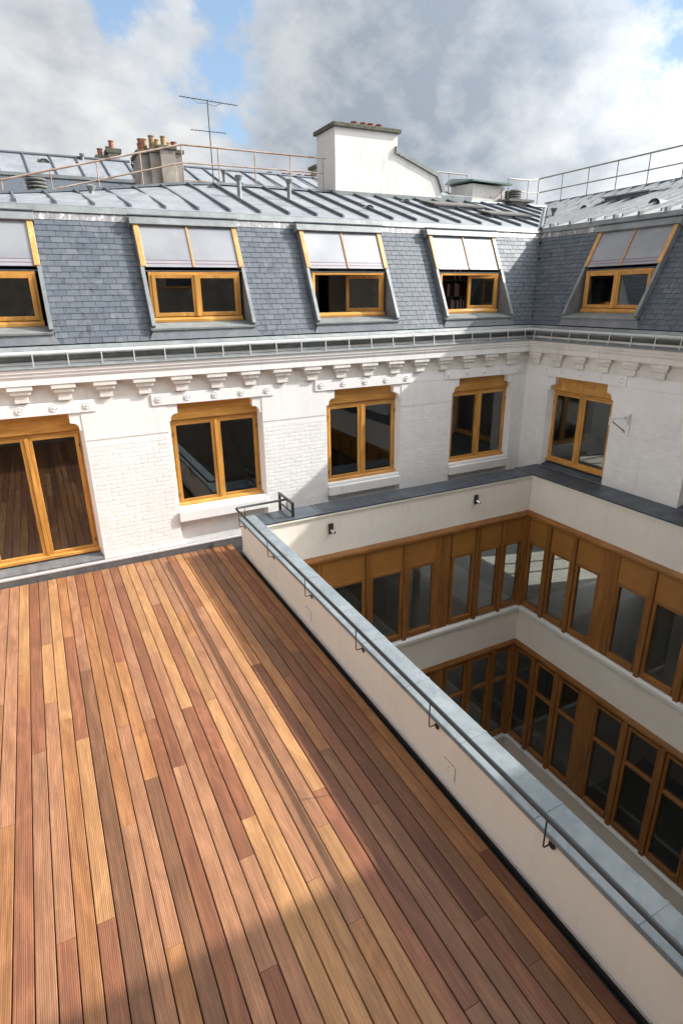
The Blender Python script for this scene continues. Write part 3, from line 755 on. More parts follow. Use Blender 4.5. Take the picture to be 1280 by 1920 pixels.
# rooms behind the windows
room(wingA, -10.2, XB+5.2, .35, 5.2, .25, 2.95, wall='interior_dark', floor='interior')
obj('interior_wall', MB().box(XB+5.2, XB+5.3, .0, 5.2, .25, 2.95), 'interior', wingA)
for x in (-4.8, -1.62, 1.5, 4.6): obj('interior_wall', MB().box(x-.06, x+.06, .36, 5.2, .25, 2.95), 'interior_dark', wingA)
room(wingB, -.34, 10.6, .36, 5.2, .249, 2.949, back=False, wall='interior_dark', floor='interior_floor')
iw = MB().box(-.14, 10.6, 5.2, 5.3, .25, 1.15).box(-.14, 10.6, 5.2, 5.3, 2.6, 2.95)
for a, b_ in ((-.14, 0.0), (.72, .8), (1.5, 2.6), (3.6, 10.6)): iw.box(a, b_, 5.2, 5.3, 1.15, 2.6)
obj('interior_wall', iw, 'interior', wingB)
obj('interior_wall', MB().box(3.9, 4.0, .36, 5.2, .25, 2.95), 'interior', wingB)
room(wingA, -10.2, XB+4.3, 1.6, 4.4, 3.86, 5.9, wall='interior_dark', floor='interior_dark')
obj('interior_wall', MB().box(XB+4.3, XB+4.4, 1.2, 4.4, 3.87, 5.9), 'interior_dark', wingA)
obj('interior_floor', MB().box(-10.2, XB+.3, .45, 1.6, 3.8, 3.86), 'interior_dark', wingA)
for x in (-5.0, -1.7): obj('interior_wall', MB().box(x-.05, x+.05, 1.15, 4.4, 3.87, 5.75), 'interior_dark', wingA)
obj('interior_wall', MB().box(1.55, 2.98, 1.9, 1.98, 3.87, 5.7), 'interior_light', wingA)
obj('interior_wall', MB().box(3.25, 4.6, 1.9, 1.98, 3.87, 5.7), 'interior_light', wingA)
obj('interior_wall', MB().box(1.50, 1.56, 1.15, 4.3, 3.87, 5.7), 'interior', wingA)
obj('interior_wall', MB().box(4.60, 4.66, 1.15, 4.3, 3.87, 5.7), 'interior', wingA)
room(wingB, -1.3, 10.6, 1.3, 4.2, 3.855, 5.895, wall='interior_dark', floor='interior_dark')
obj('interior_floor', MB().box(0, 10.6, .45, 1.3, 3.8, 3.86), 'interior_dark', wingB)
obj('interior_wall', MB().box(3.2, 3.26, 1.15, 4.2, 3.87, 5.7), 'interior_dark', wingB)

# bookshelf with binders, seen through the open dormer
bs = thing('bookshelf', 'shelf of dark red and green binders inside the fourth dormer window', 'bookshelf', (0, 0, 0))
bs.location = (5.95, 1.55, 4.0)
obj('shelf_frame', MB().box(-.75, .75, 0, .3, .16, .185).box(-.75, .75, 0, .3, .52, .545).box(-.75, .75, 0, .3, .88, .905).box(-.78, -.75, 0, .3, 0, 1.3).box(.75, .78, 0, .3, 0, 1.3).box(-.78, .78, .3, .32, 0, 1.3), 'interior_dark', bs)
rg = random.Random(5)
for lv, zz_ in enumerate((.185, .545, .905)):
    x = -.73
    while x < .7:
        wd = rg.uniform(.035, .07); h = rg.uniform(.24, .31)
        mt = rg.choice(['binder_red', 'binder_red', 'binder_red', 'book_white', 'binder_green' if lv == 0 else 'binder_red'])
        obj('binder', MB().box(x, x+wd-.004, .02, .26, zz_, zz_+h), mt, bs); x += wd

# ------------------------------------------------------------------ plinth and gap behind the parapet
obj('plinth', MB().box(-10.2, XB, -.07, -.0005 if False else -.011, -.2, .092), 'slate_sill', wingA)
pl = obj('plinth_flashing', MB().box(-10.2, 1.2, -.078, -.012, .094, .118).box(-10.2, 1.2, -.028, -.0115, .118, .145), 'alu', wingA)
x = -9.9
while x < XB:
    obj('plinth_joint', MB().box(x, x+.006, -.0712, -.066, -.19, .0915), 'cavity', wingA); x += .92
obj('light_well_ledge', MB().box(.056, XB, -.62, YA, -.5, -.1), 'black_membrane', kind='structure')

# ------------------------------------------------------------------ parapet along the decking
XO, XI, ZC = .056, .337, .7335
YP, YW, XW = -.555, -1.07, 6.787
par = thing('parapet_wall', 'long cream rendered parapet with grey zinc coping beside the decking', 'parapet', (0, 0, 0))
obj('render', MB().box(XO, XI-.037, -10.9, YP, -.1, ZC-.03), 'render_cream', par)
obj('upstand', MB().box(XO-.006, XO-.0005, -10.9, YP, -.1, .034), 'black_membrane', par)
obj('base_flashing', MB().box(XO-.014, XO-.0004, -10.9, YP, .036, .072).prism([(XO-.014, .072), (XO-.005, .094), (XO-.0004, .094), (XO-.0004, .072)], 'y', -10.9, YP) , 'alu', par)
scr = MB()
y = -.8
while y > -10.8:
    scr.add([(XO-.0155, y-.004, .052), (XO-.0155, y+.004, .052), (XO-.0155, y+.004, .06), (XO-.0155, y-.004, .06)], [(0, 1, 2, 3)]); y -= .42
obj('screws', scr, 'cavity', par)
js = [-1.60]+[-2.5-.925*k for k in range(9)]
js = [-10.9]+sorted(js)+[YP+.03-.0]
for y0, y1 in zip(js, js[1:]):
    mb = MB().prism([(XO-.03, ZC-.052), (XO-.03, ZC-.004), (XO-.024, ZC), (XI-.004, ZC+.004), (XI, ZC), (XI, ZC-.028), (XI-.02, ZC-.028), (XI-.02, ZC-.020), (XO-.02, ZC-.020), (XO-.02, ZC-.052)], 'y', y0+.002, y1-.002)
    obj('coping_sheet', mb, 'zinc_coping', par)
    obj('coping_seam', MB().box(XO-.0325, XI+.002, y0-.012, y0+.014, ZC-.05, ZC+.0065), 'zinc_coping', par)
for i, (y, z) in enumerate(((-3.6, .27), (-6.95, .28))):
    pt = obj('access_plate', MB().box(XO-.0045, XO-.0003, y-.11, y+.08, z-.085, z+.085), 'render_cream', par, label='small square access plate flush in the cream render')
    obj('plate_gap', MB().box(XO-.0052, XO-.003, y-.114, y-.110, z-.08, z+.085).box(XO-.0052, XO-.003, y-.09, y+.06, z+.084, z+.088).box(XO-.0052, XO-.0042, y-.03, y-.0, z+.02, z+.025).box(XO-.0052, XO-.0042, y-.02, y+.02, z-.03, z-.027), 'cavity', pt)

# handrail on little brackets
hr = thing('handrail', 'thin black tubular handrail carried on hooks along the zinc coping', 'handrail', (0, 0, 0))
obj('rail', MB().tube([(-.045, -10.85, .955), (-.045, -.72, .955), (-.035, -.64, .955), (.0, -.615, .955), (.96, -.60, .955)], .021, 10), 'black_metal', hr, smooth=True)
_b = None
for y in [-.80-1.487*k for k in range(7)]:
    mb = MB().tube([(0, 0, .94), (0, 0, .665), (.012, 0, .652), (.095, 0, .652)], .0065, 8)
    pl_ = MB(); vs = []; n = 16
    for xx in (XO+.045-.001, XO+.045-.009):
        vs += [(xx, .033*math.cos(2*math.pi*k/n), .628+.036*math.sin(2*math.pi*k/n)) for k in range(n)]
    pl_.add(vs, [(k, (k+1) % n, n+(k+1) % n, n+k) for k in range(n)]+[list(range(n)), [n+k for k in range(n)][::-1]])
    bo = obj('bracket', mb, 'black_metal', hr, smooth=True, loc=(-.045, y, 0))
    obj('fixing_plate', pl_, 'black_metal', bo)
for (x, y) in ((.13, -.613),):
    obj('post', MB().tube([(x, y, .945), (x, y, ZC)], .0065, 8), 'black_metal', hr)
gt = thing('end_guard', 'small black steel guard frame closing the gap at the end of the parapet', 'railing', (.93, 0, 0))
obj('post', MB().box(-.022, .022, -.36, -.31, -.1, 1.0), 'black_metal', gt, bevel=.004)
obj('post', MB().box(-.022, .022, -1.02, -.97, ZC+.004, 1.0), 'black_metal', gt, bevel=.004)
obj('top_bar', MB().box(-.02, .02, -1.03, -.305, .985, 1.025), 'black_metal', gt, bevel=.004)
obj('lower_bar', MB().box(-.013, .013, -.97, -.36, .80, .825), 'black_metal', gt)
obj('upright', MB().box(-.006, .006, -.72, -.71, .825, .985), 'black_metal', gt)

# ------------------------------------------------------------------ courtyard facades of the light well
def court(root, L0, L1, pattern, jn, coping_depth, coping_joints, wz, mitre, lname):
    """local x along the facade, y into the wall (face at y=0); L0..L1 extent, windows etc. from pattern"""
    obj('render', MB().box(L0, L1, 0, .30, -.142, ZC-.04), 'render_court', root)
    obj('render', MB().box(L0, L1, 0, .30, -3.61, -2.79), 'render_court', root)
    obj('render', MB().box(L0, L1, 0, .30, -10.4, -6.66), 'render_court', root)
    # coping slabs
    for a, b_ in zip(coping_joints, coping_joints[1:]):
        obj('coping_slab', MB().box(a+.003, b_-.003, -.03, coping_depth, ZC-.03, ZC), 'slate_coping', root, bevel=.003)
    obj('coping_bed', MB().box(L0, L1, -.035, coping_depth-.02, ZC-.062, ZC-.034), 'render_cream', root)
    for zt, zb, pan in ((-.142, -2.62, True), (-3.61, -6.56, False)):
        # head beam, bevelled face
        obj('beam', MB().prism([(0.0, zt), (-.045, zt-.075), (-.05, zt-.085), (-.05, zt-.135), (-.03, zt-.16), (.1, zt-.16), (.1, zt)], 'x', L0, L1), wz[0], root, bevel=.006)
        ph = -.875 if pan else zt-.235
        for kind, a, b_ in pattern:
            if kind == 'post':
                obj('post', MB().box(a, b_, -.03, .09, zb-.04, zt-.16), wz[1], root, bevel=.008)
            elif kind == 'pilaster':
                wd = (b_-a)/3
                for k in range(3):
                    obj('pilaster_board', MB().box(a+k*wd+.001, a+(k+1)*wd-.001, .01+(0 if k != 1 else -.006), .09, zb-.01, zt-.16), wz[1], root, bevel=.003)
            else:
                if pan: obj('panel', MB().box(a, b_, .022, .09, ph, zt-.16), 'court_panel', root)
                wn = bpy.data.objects.new('window', None); C.objects.link(wn); wn.parent = root
                for e0, e1 in ((a, a+.07), (b_-.06, b_)): obj('stile', MB().box(e0, e1, .012, .1, zb, ph), wz[1], wn, bevel=.006)
                obj('top_rail', MB().box(a+.07, b_-.06, .013, .1, ph-.07, ph), wz[0], wn, bevel=.006)
                obj('bottom_rail', MB().box(a+.07, b_-.06, -.012, .1, zb+.02, zb+.14), wz[0], wn, bevel=.008)
                obj('pane', MB().box(a+.06, b_-.05, .06, .066, zb+.13, ph-.06), 'glass_court', wn)
                if not pan: obj('transom', MB().box(a+.07, b_-.06, .0, .1, -4.775, -4.705), wz[0], wn, bevel=.006)
        obj('sill', MB().prism([(-.062, zb-.13), (-.062, zb-.055), (-.05, zb-.045), (.0, zb-.008), (.15, zb-.005), (.15, zb-.17), (-.03, zb-.17), (-.03, zb-.13)], 'x', L0-.0, L1), 'sill_white', root, bevel=.004)
cA = thing('courtyard_wall', 'rear wall of the light well, cream render over brown timber windows', 'wall', (0, YW, 0))
PA = [('pilaster', 1.10, 1.46), ('win', 1.47, 2.44), ('post', 2.45, 2.545), ('win', 2.55, 3.36), ('post', 3.365, 3.46), ('win', 3.47, 4.20),
      ('pilaster', 4.20, 4.60), ('win', 4.64, 5.29), ('post', 5.30, 5.40), ('win', 5.41, 6.035), ('post', 6.045, 6.14), ('win', 6.15, 6.70), ('post', 6.70, 6.80), ('win', .3, 1.09)]
court(cA, .30, XW, PA, 7, .525, [.34, .545, 1.46, 2.41, 3.36, 4.40, 5.35, 6.25, 6.74], ('court_wood_x', 'court_wood_z'), None, 'a')
cB = thing('courtyard_wall', 'right-hand wall of the light well with the longer row of brown timber windows', 'wall', (XW, 0, 0), -math.pi/2)
PB = [('post', 1.07, 1.13), ('win', 1.135, 1.71), ('post', 1.715, 1.82), ('win', 1.825, 2.45), ('post', 2.455, 2.555), ('win', 2.56, 3.19), ('pilaster', 3.19, 3.60),
      ('win', 3.605, 4.31), ('post', 4.315, 4.42), ('win', 4.425, 5.16), ('post', 5.17, 5.275), ('win', 5.28, 6.02), ('pilaster', 6.03, 6.43), ('win', 6.44, 7.16), ('post', 7.17, 7.27),
      ('win', 7.28, 8.0), ('post', 8.01, 8.11), ('win', 8.12, 8.85), ('pilaster', 8.86, 9.26), ('win', 9.27, 10.0), ('post', 10.0, 10.1), ('win', 10.11, 10.85)]
court(cB, 1.07, 10.9, PB, 7, XB-XW-.001, [.5, 1.34, 2.69, 4.17, 5.6, 7.05, 8.5, 9.9, 10.9], ('court_wood_y', 'court_wood_z'), None, 'b')
# the west side of the light well under the parapet, floors and rooms inside
cW = thing('courtyard_wall', 'blank lower face of the light well under the zinc-topped parapet', 'wall', (0, 0, 0))
obj('render', MB().box(XO+.004, XI-.04, -10.9, YP-.01, -10.4, -.101), 'render_court', cW)
for zf_, hh in ((-3.35, 3.1), (-7.1, 3.3)):
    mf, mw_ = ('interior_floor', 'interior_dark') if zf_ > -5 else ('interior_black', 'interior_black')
    obj('interior_floor', MB().box(.31, XW+.3, .3, 5.5, zf_-.1, zf_), mf, cA)
    obj('interior_wall', MB().box(.31, XW+.3, 5.5, 5.6, zf_, zf_+hh), mw_, cA)
    obj('interior_ceiling', MB().box(.31, XW+.3, .3, 5.5, zf_+hh, zf_+hh+.1), 'interior_dark', cA)
    obj('interior_floor', MB().box(-4.5, 10.9, .3, 5.6, zf_-.11, zf_-.01), mf, cB)
    obj('interior_ceiling', MB().box(-4.5, 10.9, .3, 5.6, zf_+hh+.01, zf_+hh+.12), 'interior_dark', cB)
    # outer wall with big window openings that let the sun reach the floor
    bl = MB().box(-4.5, 10.9, 5.6, 5.7, zf_, zf_+.5).box(-4.5, 10.9, 5.6, 5.7, zf_+hh-.35, zf_+hh)
    edges = [-4.5, -1.7, -1.05, -.98, -.35, -.28, .5, 10.9] if zf_ > -5 else [-4.5, 10.9]
    for a, b_ in (zip(edges[::2], edges[1::2]) if zf_ < -5 else ((-4.5, -1.7), (-1.05, -.98), (-.35, -.28), (.5, 10.9))): bl.box(a, b_, 5.6, 5.7, zf_+.5, zf_+hh-.35)
    obj('interior_wall', bl, 'interior' if zf_ > -5 else mw_, cB)
for x in (1.55, 4.4): obj('column', MB().lathe((x, 1.0, -7.1), [(.09, 0), (.09, 7.0)], 12), 'interior_light', cA, smooth=True)
for x in (3.9, 7.2): obj('column', MB().lathe((x, .8, -7.1), [(.09, 0), (.09, 7.0)], 12), 'interior_light', cB, smooth=True)
# floor slabs that close the storeys between the wings
obj('upper_slab', MB().box(.3, XW+5.6, YW+.31, 5.4, -.5, -.15), 'interior_dark', kind='structure')
obj('upper_slab', MB().box(XW+.31, XW+5.6, -10.9, YW+.3, -.49, -.16), 'interior_dark', kind='structure')

# courtyard spot lamps
for (x, lab) in ((1.657, 'small brown spotlight on the cream wall, nearest the decking'), (5.178, 'small brown spotlight on the cream wall, near the inner corner')):
    t = thing('spotlight', lab, 'spotlight', (x, YW, .385), 0, 'spotlights on the light well wall')
    obj('backplate', MB().box(-.048, .048, -.045, -.001, -.095, .11), 'brown_metal', t, bevel=.006)
    obj('lamp_head', MB().tube([(0, -.045, -.02), (.03, -.13, -.045)], .028, 12), 'lamp_steel', t, smooth=True)
    obj('lens', MB().tube([(.0305, -.131, -.0455), (.033, -.137, -.047)], .022, 12), 'cavity', t)

# pulley bracket on the right-hand wall
pb = thing('hoist_bracket', 'white painted iron bracket with rings on the right-hand brick wall', 'bracket', (XB, -2.735, 2.1))
obj('wall_plate', MB().box(-.03, -.0085, -.10, .10, -.24, .24), 'white_paint', pb, bevel=.003)
obj('arm', MB().tube([(-.03, .03, .13), (-.38, .05, .13)], .012, 8), 'white_paint', pb)
obj('brace', MB().tube([(-.03, -.0, -.14), (-.38, .05, .10)], .010, 8), 'black_metal', pb)
for z in (.14, .06):
    n = 14; obj('ring', MB().tube([(-.40, .05+.042*math.cos(2*math.pi*k/n), z+.042*math.sin(2*math.pi*k/n)) for k in range(n+1)], .010, 6), 'white_paint', pb, smooth=True)
obj('clamp', MB().box(-.045, -.03, -.09, -.05, -.0, .2).box(-.045, -.03, -.02, .03, .1, .16).box(-.045, -.03, -.04, .04, -.17, -.11), 'alu', pb)

# ------------------------------------------------------------------ the wing the photograph is taken from (its shade falls on the near decking)
wc = thing('facade_building', 'tall plain wing on the near side whose shade falls over the decking', 'building', (0, -10.95, 0))
obj('wall', MB().box(-14, 16, -6, 0, -10.4, 9.05), 'chimney_cement', wc)
obj('roof', MB().prism([(-14.2, 9.06), (16.2, 9.06), (16.2, 9.25), (-14.2, 9.25)], 'y', -6.1, .02), 'zinc_roof', wc)
for k in range(7):
    for z in (.9, 4.9):
        if abs(-12+3.6*k+2.4) < 1.2 and z > 4: continue
        f = obj('window', MB().box(-12+3.6*k-.7, -12+3.6*k+.7, .0, .03, z, z+1.8), F2, wc)
        obj('pane', MB().box(-12+3.6*k-.62, -12+3.6*k+.62, .031, .036, z+.08, z+1.72), 'slate_coping', f)

ww = thing('facade_building', 'matching white wing with slate mansard on the far left side of the decking', 'building', (-9.3, -10.9, 0))
obj('wall', MB().box(-6, 0, -6, 20, -10.4, 3.4), 'white_paint', ww)
obj('cornice', MB().box(-6, .25, -6, 20, 3.4, 3.7), 'frieze_paint', ww)
obj('slate_roof', MB().prism([(-.1, 3.7), (-1.1, 5.85), (-5.2, 6.9), (-6, 3.7)], 'y', -6, 20), 'slate', ww)
for k in range(4):
    f = obj('window', MB().box(.0, .03, 1.2+3.1*k-.8, 1.2+3.1*k+.8, .9, 2.6), F2, ww)
    obj('pane', MB().box(.031, .036, 1.2+3.1*k-.7, 1.2+3.1*k+.7, .98, 2.52), 'slate_coping', f)

# ------------------------------------------------------------------ roofscape
def pot(mb, x, y, z, r=.075, h=.28): return mb.lathe((x, y, z), [(r*1.05, 0), (r, .03), (r*.95, h-.03), (r*1.12, h-.02), (r*1.12, h), (r*.8, h), (r*.8, h-.03)], 14)
bc = thing('chimney_stack', 'big white rendered chimney wall with sloping shoulder and row of short pots', 'chimney', (0, 4.3, 0))
prof = [(4.57, 6.85), (4.57, 8.44), (6.37, 8.44), (6.37, 7.98), (7.62, 7.55), (7.80, 7.19), (7.82, 6.85)]
obj('wall', MB().prism([(x, z) for x, z in prof], 'y', .002, 1.05), 'chimney_white', bc)
obj('cap', MB().box(4.50, 6.44, -.07, 1.12, 8.442, 8.535), 'mossy_cap', bc, bevel=.01)
sh = [(6.372, 7.985), (7.63, 7.555), (7.81, 7.195), (7.90, 7.215), (7.70, 7.64), (6.372, 8.10)]
obj('shoulder_flashing', MB().prism(sh, 'y', -.05, 1.1), 'zinc_trim', bc)
obj('shoulder_flashing', MB().box(6.30, 6.42, -.06, 1.06, 7.99, 8.16), 'zinc_trim', bc)
obj('base_flashing', MB().box(4.56, 7.83, -.03, .0, 6.9, 7.06), 'zinc_trim', bc)
for x in (5.38, 5.64, 5.85, 6.10): obj('pot', pot(MB(), x, .5, 8.535, .085, .18), 'terracotta', bc, smooth=True)

cg = thing('chimney_stack', 'cluster of grey cement chimney flues crowned with mixed clay pots', 'chimney', (0, 8.0, 0))
for (x0, x1, y0, y1, zt) in ((.58, .90, .25, .8, 8.27), (.86, 1.2, .12, .7, 8.30), (1.12, 1.52, 0, .5, 8.38), (1.5, 1.74, .1, .7, 8.32), (1.56, 1.76, .72, 1.2, 8.30), (.60, 1.0, .82, 1.3, 8.27)):
    obj('flue', MB().box(x0, x1, y0, y1, 6.6, zt), 'chimney_cement', cg, bevel=.01)
    obj('cap', MB().box(x0-.05, x1+.05, y0-.05, y1+.05, zt, zt+.09), 'mossy_cap', cg, bevel=.01)
for (x, y, h, mt) in ((.72, .5, .30, 'terracotta'), (.84, .65, .34, 'pot_ochre'), (1.0, .4, .38, 'pot_ochre'), (1.14, .5, .32, 'pot_ochre'), (1.29, .25, .36, 'pot_ochre'), (1.42, .4, .25, 'pot_ochre'), (1.60, .4, .28, 'terracotta'), (1.66, .9, .26, 'slate_sill'), (.8, 1.05, .3, 'terracotta')):
    obj('pot', pot(MB(), x, y, 8.37, .08, h), mt, cg, smooth=True)
c2 = thing('chimney_stack', 'small distant chimney with two bright orange-red clay pots', 'chimney', (0, 14, 0))
obj('flue', MB().box(.62, .99, 0, .6, 8.6, 9.35), 'chimney_cement', c2)
obj('flue', MB().box(.26, .56, .1, .7, 8.6, 9.18), 'chimney_cement', c2)
obj('cap', MB().box(.56, 1.06, -.08, .7, 9.35, 9.48), 'mossy_cap', c2); obj('cap', MB().box(.2, .58, .0, .8, 9.18, 9.26), 'mossy_cap', c2)
for (x, y, z, h) in ((.79, .25, 9.48, .28), (.72, .6, 9.44, .2), (.40, .4, 9.26, .26)): obj('pot', pot(MB(), x, y, z, .09, h), 'terracotta', c2, smooth=True)
c3 = thing('chimney_stack', 'narrow chimney with one tall red pot just left of the white chimney wall', 'chimney', (0, 14, 0))
obj('flue', MB().box(8.6, 9.3, 0, .6, 8.4, 9.45), 'chimney_cement', c3); obj('cap', MB().box(8.52, 9.4, -.08, .7, 9.45, 9.56), 'mossy_cap', c3)
obj('pot', pot(MB(), 8.86, .3, 9.56, .1, .42), 'terracotta', c3, smooth=True)
c4 = thing('chimney_stack', 'long low row of short orange pots on a distant chimney', 'chimney', (0, 14, 0))
obj('flue', MB().box(6.5, 8.5, 0, .5, 8.4, 8.98), 'mossy_cap', c4)
for i, x in enumerate((6.66, 6.95, 7.27, 7.50, 7.92, 8.24, 8.42)): obj('pot', pot(MB(), x, .25, 8.98, .1, .22 if i != 1 else .14), 'terracotta', c4, smooth=True)

# railings on the ridges
def railing(name, label, tops, bots, mids, r, mat, extra=()):
    t = thing(name, label, 'railing', tops[0] if False else (0, 0, 0))
    obj('top_rail', MB().tube(tops, r*1.25, 8), mat, t, smooth=True)
    obj('mid_rail', MB().tube(mids, r, 8), mat, t, smooth=True)
    for a, b_ in bots: obj('post', MB().tube([a, b_], r*.85, 6), mat, t)
    for e in extra: obj('kick_rail', MB().tube(e, r*.8, 6), mat, t)
    return t
ry = 4.5
railing('roof_railing', 'rusty white guard rail along the ridge behind the dormers, sloping down at its left end',
        [(-2.87, ry, 6.85), (.84, ry, 7.78), (4.4, ry, 7.78)],
        [((x, ry, zt), (x, ry, zb)) for x, zt, zb in ((-2.85, 6.85, 6.58), (-1.92, 7.08, 6.66), (-.99, 7.32, 6.75), (-.07, 7.55, 6.88), (.84, 7.78, 7.0), (1.67, 7.78, 7.0), (2.55, 7.78, 7.0), (3.45, 7.78, 7.0), (4.33, 7.78, 7.0))],
        [(-1.915, ry, 6.74), (.848, ry, 7.43), (4.32, ry, 7.455)], .016, 'rust_rail', [[(.84, ry, 7.08), (4.33, ry, 7.08)]])
RB = [(13.45, 6.55, 8.22)]
railing('roof_railing', 'grey two-bar guard rail along the ridge of the right-hand wing',
        RB+[(13.45, -6.5, 8.22)], [((13.45, y, 8.2), (13.45, y, 7.3)) for y in [6.55-1.06*k for k in range(13)]],
        [(13.45, 6.5, 7.80), (13.45, -6.5, 7.80)], .019, 'grey_rail')
railing('roof_railing', 'short corner guard rail beside the louvred vent stack',
        [(10.41, 4.6, 7.74), (11.2, 4.6, 7.74), (13.45, 6.55, 8.22)], [((10.41, 4.6, 7.74), (10.41, 4.6, 6.98)), ((11.17, 4.6, 7.74), (11.17, 4.6, 6.98)), ((10.30, 4.75, 7.5), (10.30, 4.75, 6.98))],
        [(10.41, 4.6, 7.42), (11.2, 4.6, 7.42), (13.45, 6.5, 7.80)], .014, 'grey_rail')
railing('roof_railing', 'short guard rail between the white chimney wall and the roof housing',
        [(8.97, 6.2, 8.07), (10.12, 6.2, 8.07)], [((9.43, 6.2, 8.07), (9.43, 6.2, 7.0)), ((10.12, 6.2, 8.07), (10.12, 6.2, 7.0))], [(8.97, 6.2, 7.72), (10.12, 6.2, 7.72)], .015, 'grey_rail')
lp = tag(obj('zinc_upstand', MB().box(7.84, 8.93, 4.40, 4.9, 6.9, 7.17), 'zinc_trim', bevel=.01), 'low zinc upstand box right of the white chimney wall', 'upstand')

rh = thing('roof_housing', 'small white roof housing under an overhanging greenish metal lid', 'housing', (0, 5.0, 0))
obj('wall', MB().hexa([(9.42, 0, 6.8), (10.63, 0, 6.8), (10.9, 1.5, 6.8), (9.75, 1.5, 6.8), (9.42, 0, 7.62), (10.63, 0, 7.58), (10.9, 1.5, 7.72), (9.75, 1.5, 7.76)]), 'chimney_white', rh)
obj('lid', MB().hexa([(9.28, -.15, 7.66), (10.78, -.15, 7.62), (11.1, 1.7, 7.80), (9.6, 1.7, 7.82), (9.28, -.15, 7.70), (10.78, -.15, 7.665), (11.1, 1.7, 7.90), (9.9, 1.7, 8.02)]), 'green_zinc', rh)
for x, z in ((9.7, 7.4), (10.1, 7.3), (10.5, 7.45)): obj('bolt', MB().box(x-.012, x+.012, -.008, -.001, z-.012, z+.012), 'brown_metal', rh)

def louvre(name, label, x, y, z0, r, n, zb, zt, mat='concrete_vent', base_w=.3):
    t = thing(name, label, 'vent', (x, y, 0))
    if base_w:
        obj('base', MB().box(-base_w, base_w, -base_w, base_w, z0-.4, zb-.06), 'chimney_cement', t)
        obj('slab', MB().box(-base_w*1.65, base_w*1.65, -base_w*1.4, base_w*1.4, zb-.06, zb), mat, t)
    obj('core', MB().lathe((0, 0, zb), [(r*.8, 0), (r*.8, zt-zb-.02)], 14), 'cavity', t)
    for i in range(n):
        z = zb+.02+(zt-zb-.04)*i/n
        obj('louvre_ring', MB().lathe((0, 0, z), [(r*.98, 0), (r*1.06, (zt-zb)/n*.3), (r, (zt-zb)/n*.62), (r*.75, (zt-zb)/n*.66)], 18), mat, t, smooth=True)
    return t
louvre('vent_stack', 'round louvred concrete vent on a square base near the roof corner', 10.70, 4.7, 7.0, .235, 4, 7.18, 7.48, base_w=.29)
louvre('vent_stack', 'wide louvred concrete vent behind the left end of the ridge', -2.19, 5.1, 6.7, .20, 5, 6.66, 7.05, base_w=0)

def pipe(label, x, y, z0, z1, r, cowl=True, mat='zinc_trim'):
    t = thing('vent_pipe', label, 'vent pipe', (x, y, z0), 0, 'vent pipes on the zinc roof')
    obj('pipe', MB().lathe((0, 0, 0), [(r*2.2, -.08), (r*1.5, .03), (r, .1), (r, z1-z0-.06)], 12), mat, t, smooth=True)
    if cowl: obj('cowl', MB().lathe((0, 0, z1-z0-.09), [(r*1.1, 0), (r*1.75, .07), (r*1.9, .09), (r*.4, .12)], 12), mat, t, smooth=True)
pipe('left of two cowled zinc vent pipes on the slope before the ridge rail', 1.63, 3.0, 6.50, 6.99, .048)
pipe('cowled zinc vent pipe nearer the white chimney wall', 2.77, 3.0, 6.50, 6.99, .048)
pipe('short square-topped vent pipe at the left of the ridge', -1.29, 3.4, 6.45, 6.68, .05)
pipe('tall thin vent pipe standing just behind the ridge rail', 1.90, 4.9, 6.8, 7.42, .04)
pipe('small vent pipe at the valley of the right-hand roof', 10.3, 2.6, 6.40, 6.72, .05, True, 'gutter_zinc')
def fan(label, x, y, z, rz=0.0, s=1.0, tilt=.22):
    t = thing('roof_vent', label, 'roof vent', (x, y, z), rz, 'half-round vents in the zinc roofs')
    n = 10; r = .13*s; L_ = .28*s
    vs = [(r*math.cos(math.pi*k/n), 0, r*.85*math.sin(math.pi*k/n)) for k in range(n+1)]
    vs2 = [(q[0]*1.15, L_, q[2]*.1+L_*tilt) for q in vs]
    obj('hood', MB().add(vs+vs2, [(k, k+1, n+2+k, n+1+k) for k in range(n)]), 'zinc_roof', t, smooth=True)
    obj('grille', MB().add([(q[0]*.97, .02, q[2]*.97) for q in vs], [list(range(n+1))]), 'cavity', t)
    for k in range(1, n): obj('fin', MB().tube([(0, .01, 0), (vs[k][0]*.95, .01, vs[k][2]*.95)], .005, 4), 'zinc_trim', t)
zA = lambda x, y: zfA+(ridge_z(x)-zfA)*((y-YA)-dfA)/(RD-dfA)
fan('half-round vent low on the zinc slope above the third dormer', 4.53, 2.5, zA(4.53, 2.5), 0, .9)
fan('half-round vent close to the foot of the white chimney wall', 6.3, 3.7, zA(6.3, 3.7), 0, .9)
fan('half-round vent under the ridge rail near the cement flues', 1.35, 4.0, zA(1.35, 4.0), 0, .8)
zB = lambda x, y: zfB+(7.39-zfB)*((x-XB)-dfB)/(RDB-dfB)
fan('small half-round vent on the right-hand roof nearer the valley', 10.75, 2.0, zB(10.75, 2.0), -math.pi/2, .95)
fan('larger half-round vent on the right-hand roof above the shaded dormer', 9.75, -.85, zB(9.75, 0), -math.pi/2, 1.15)

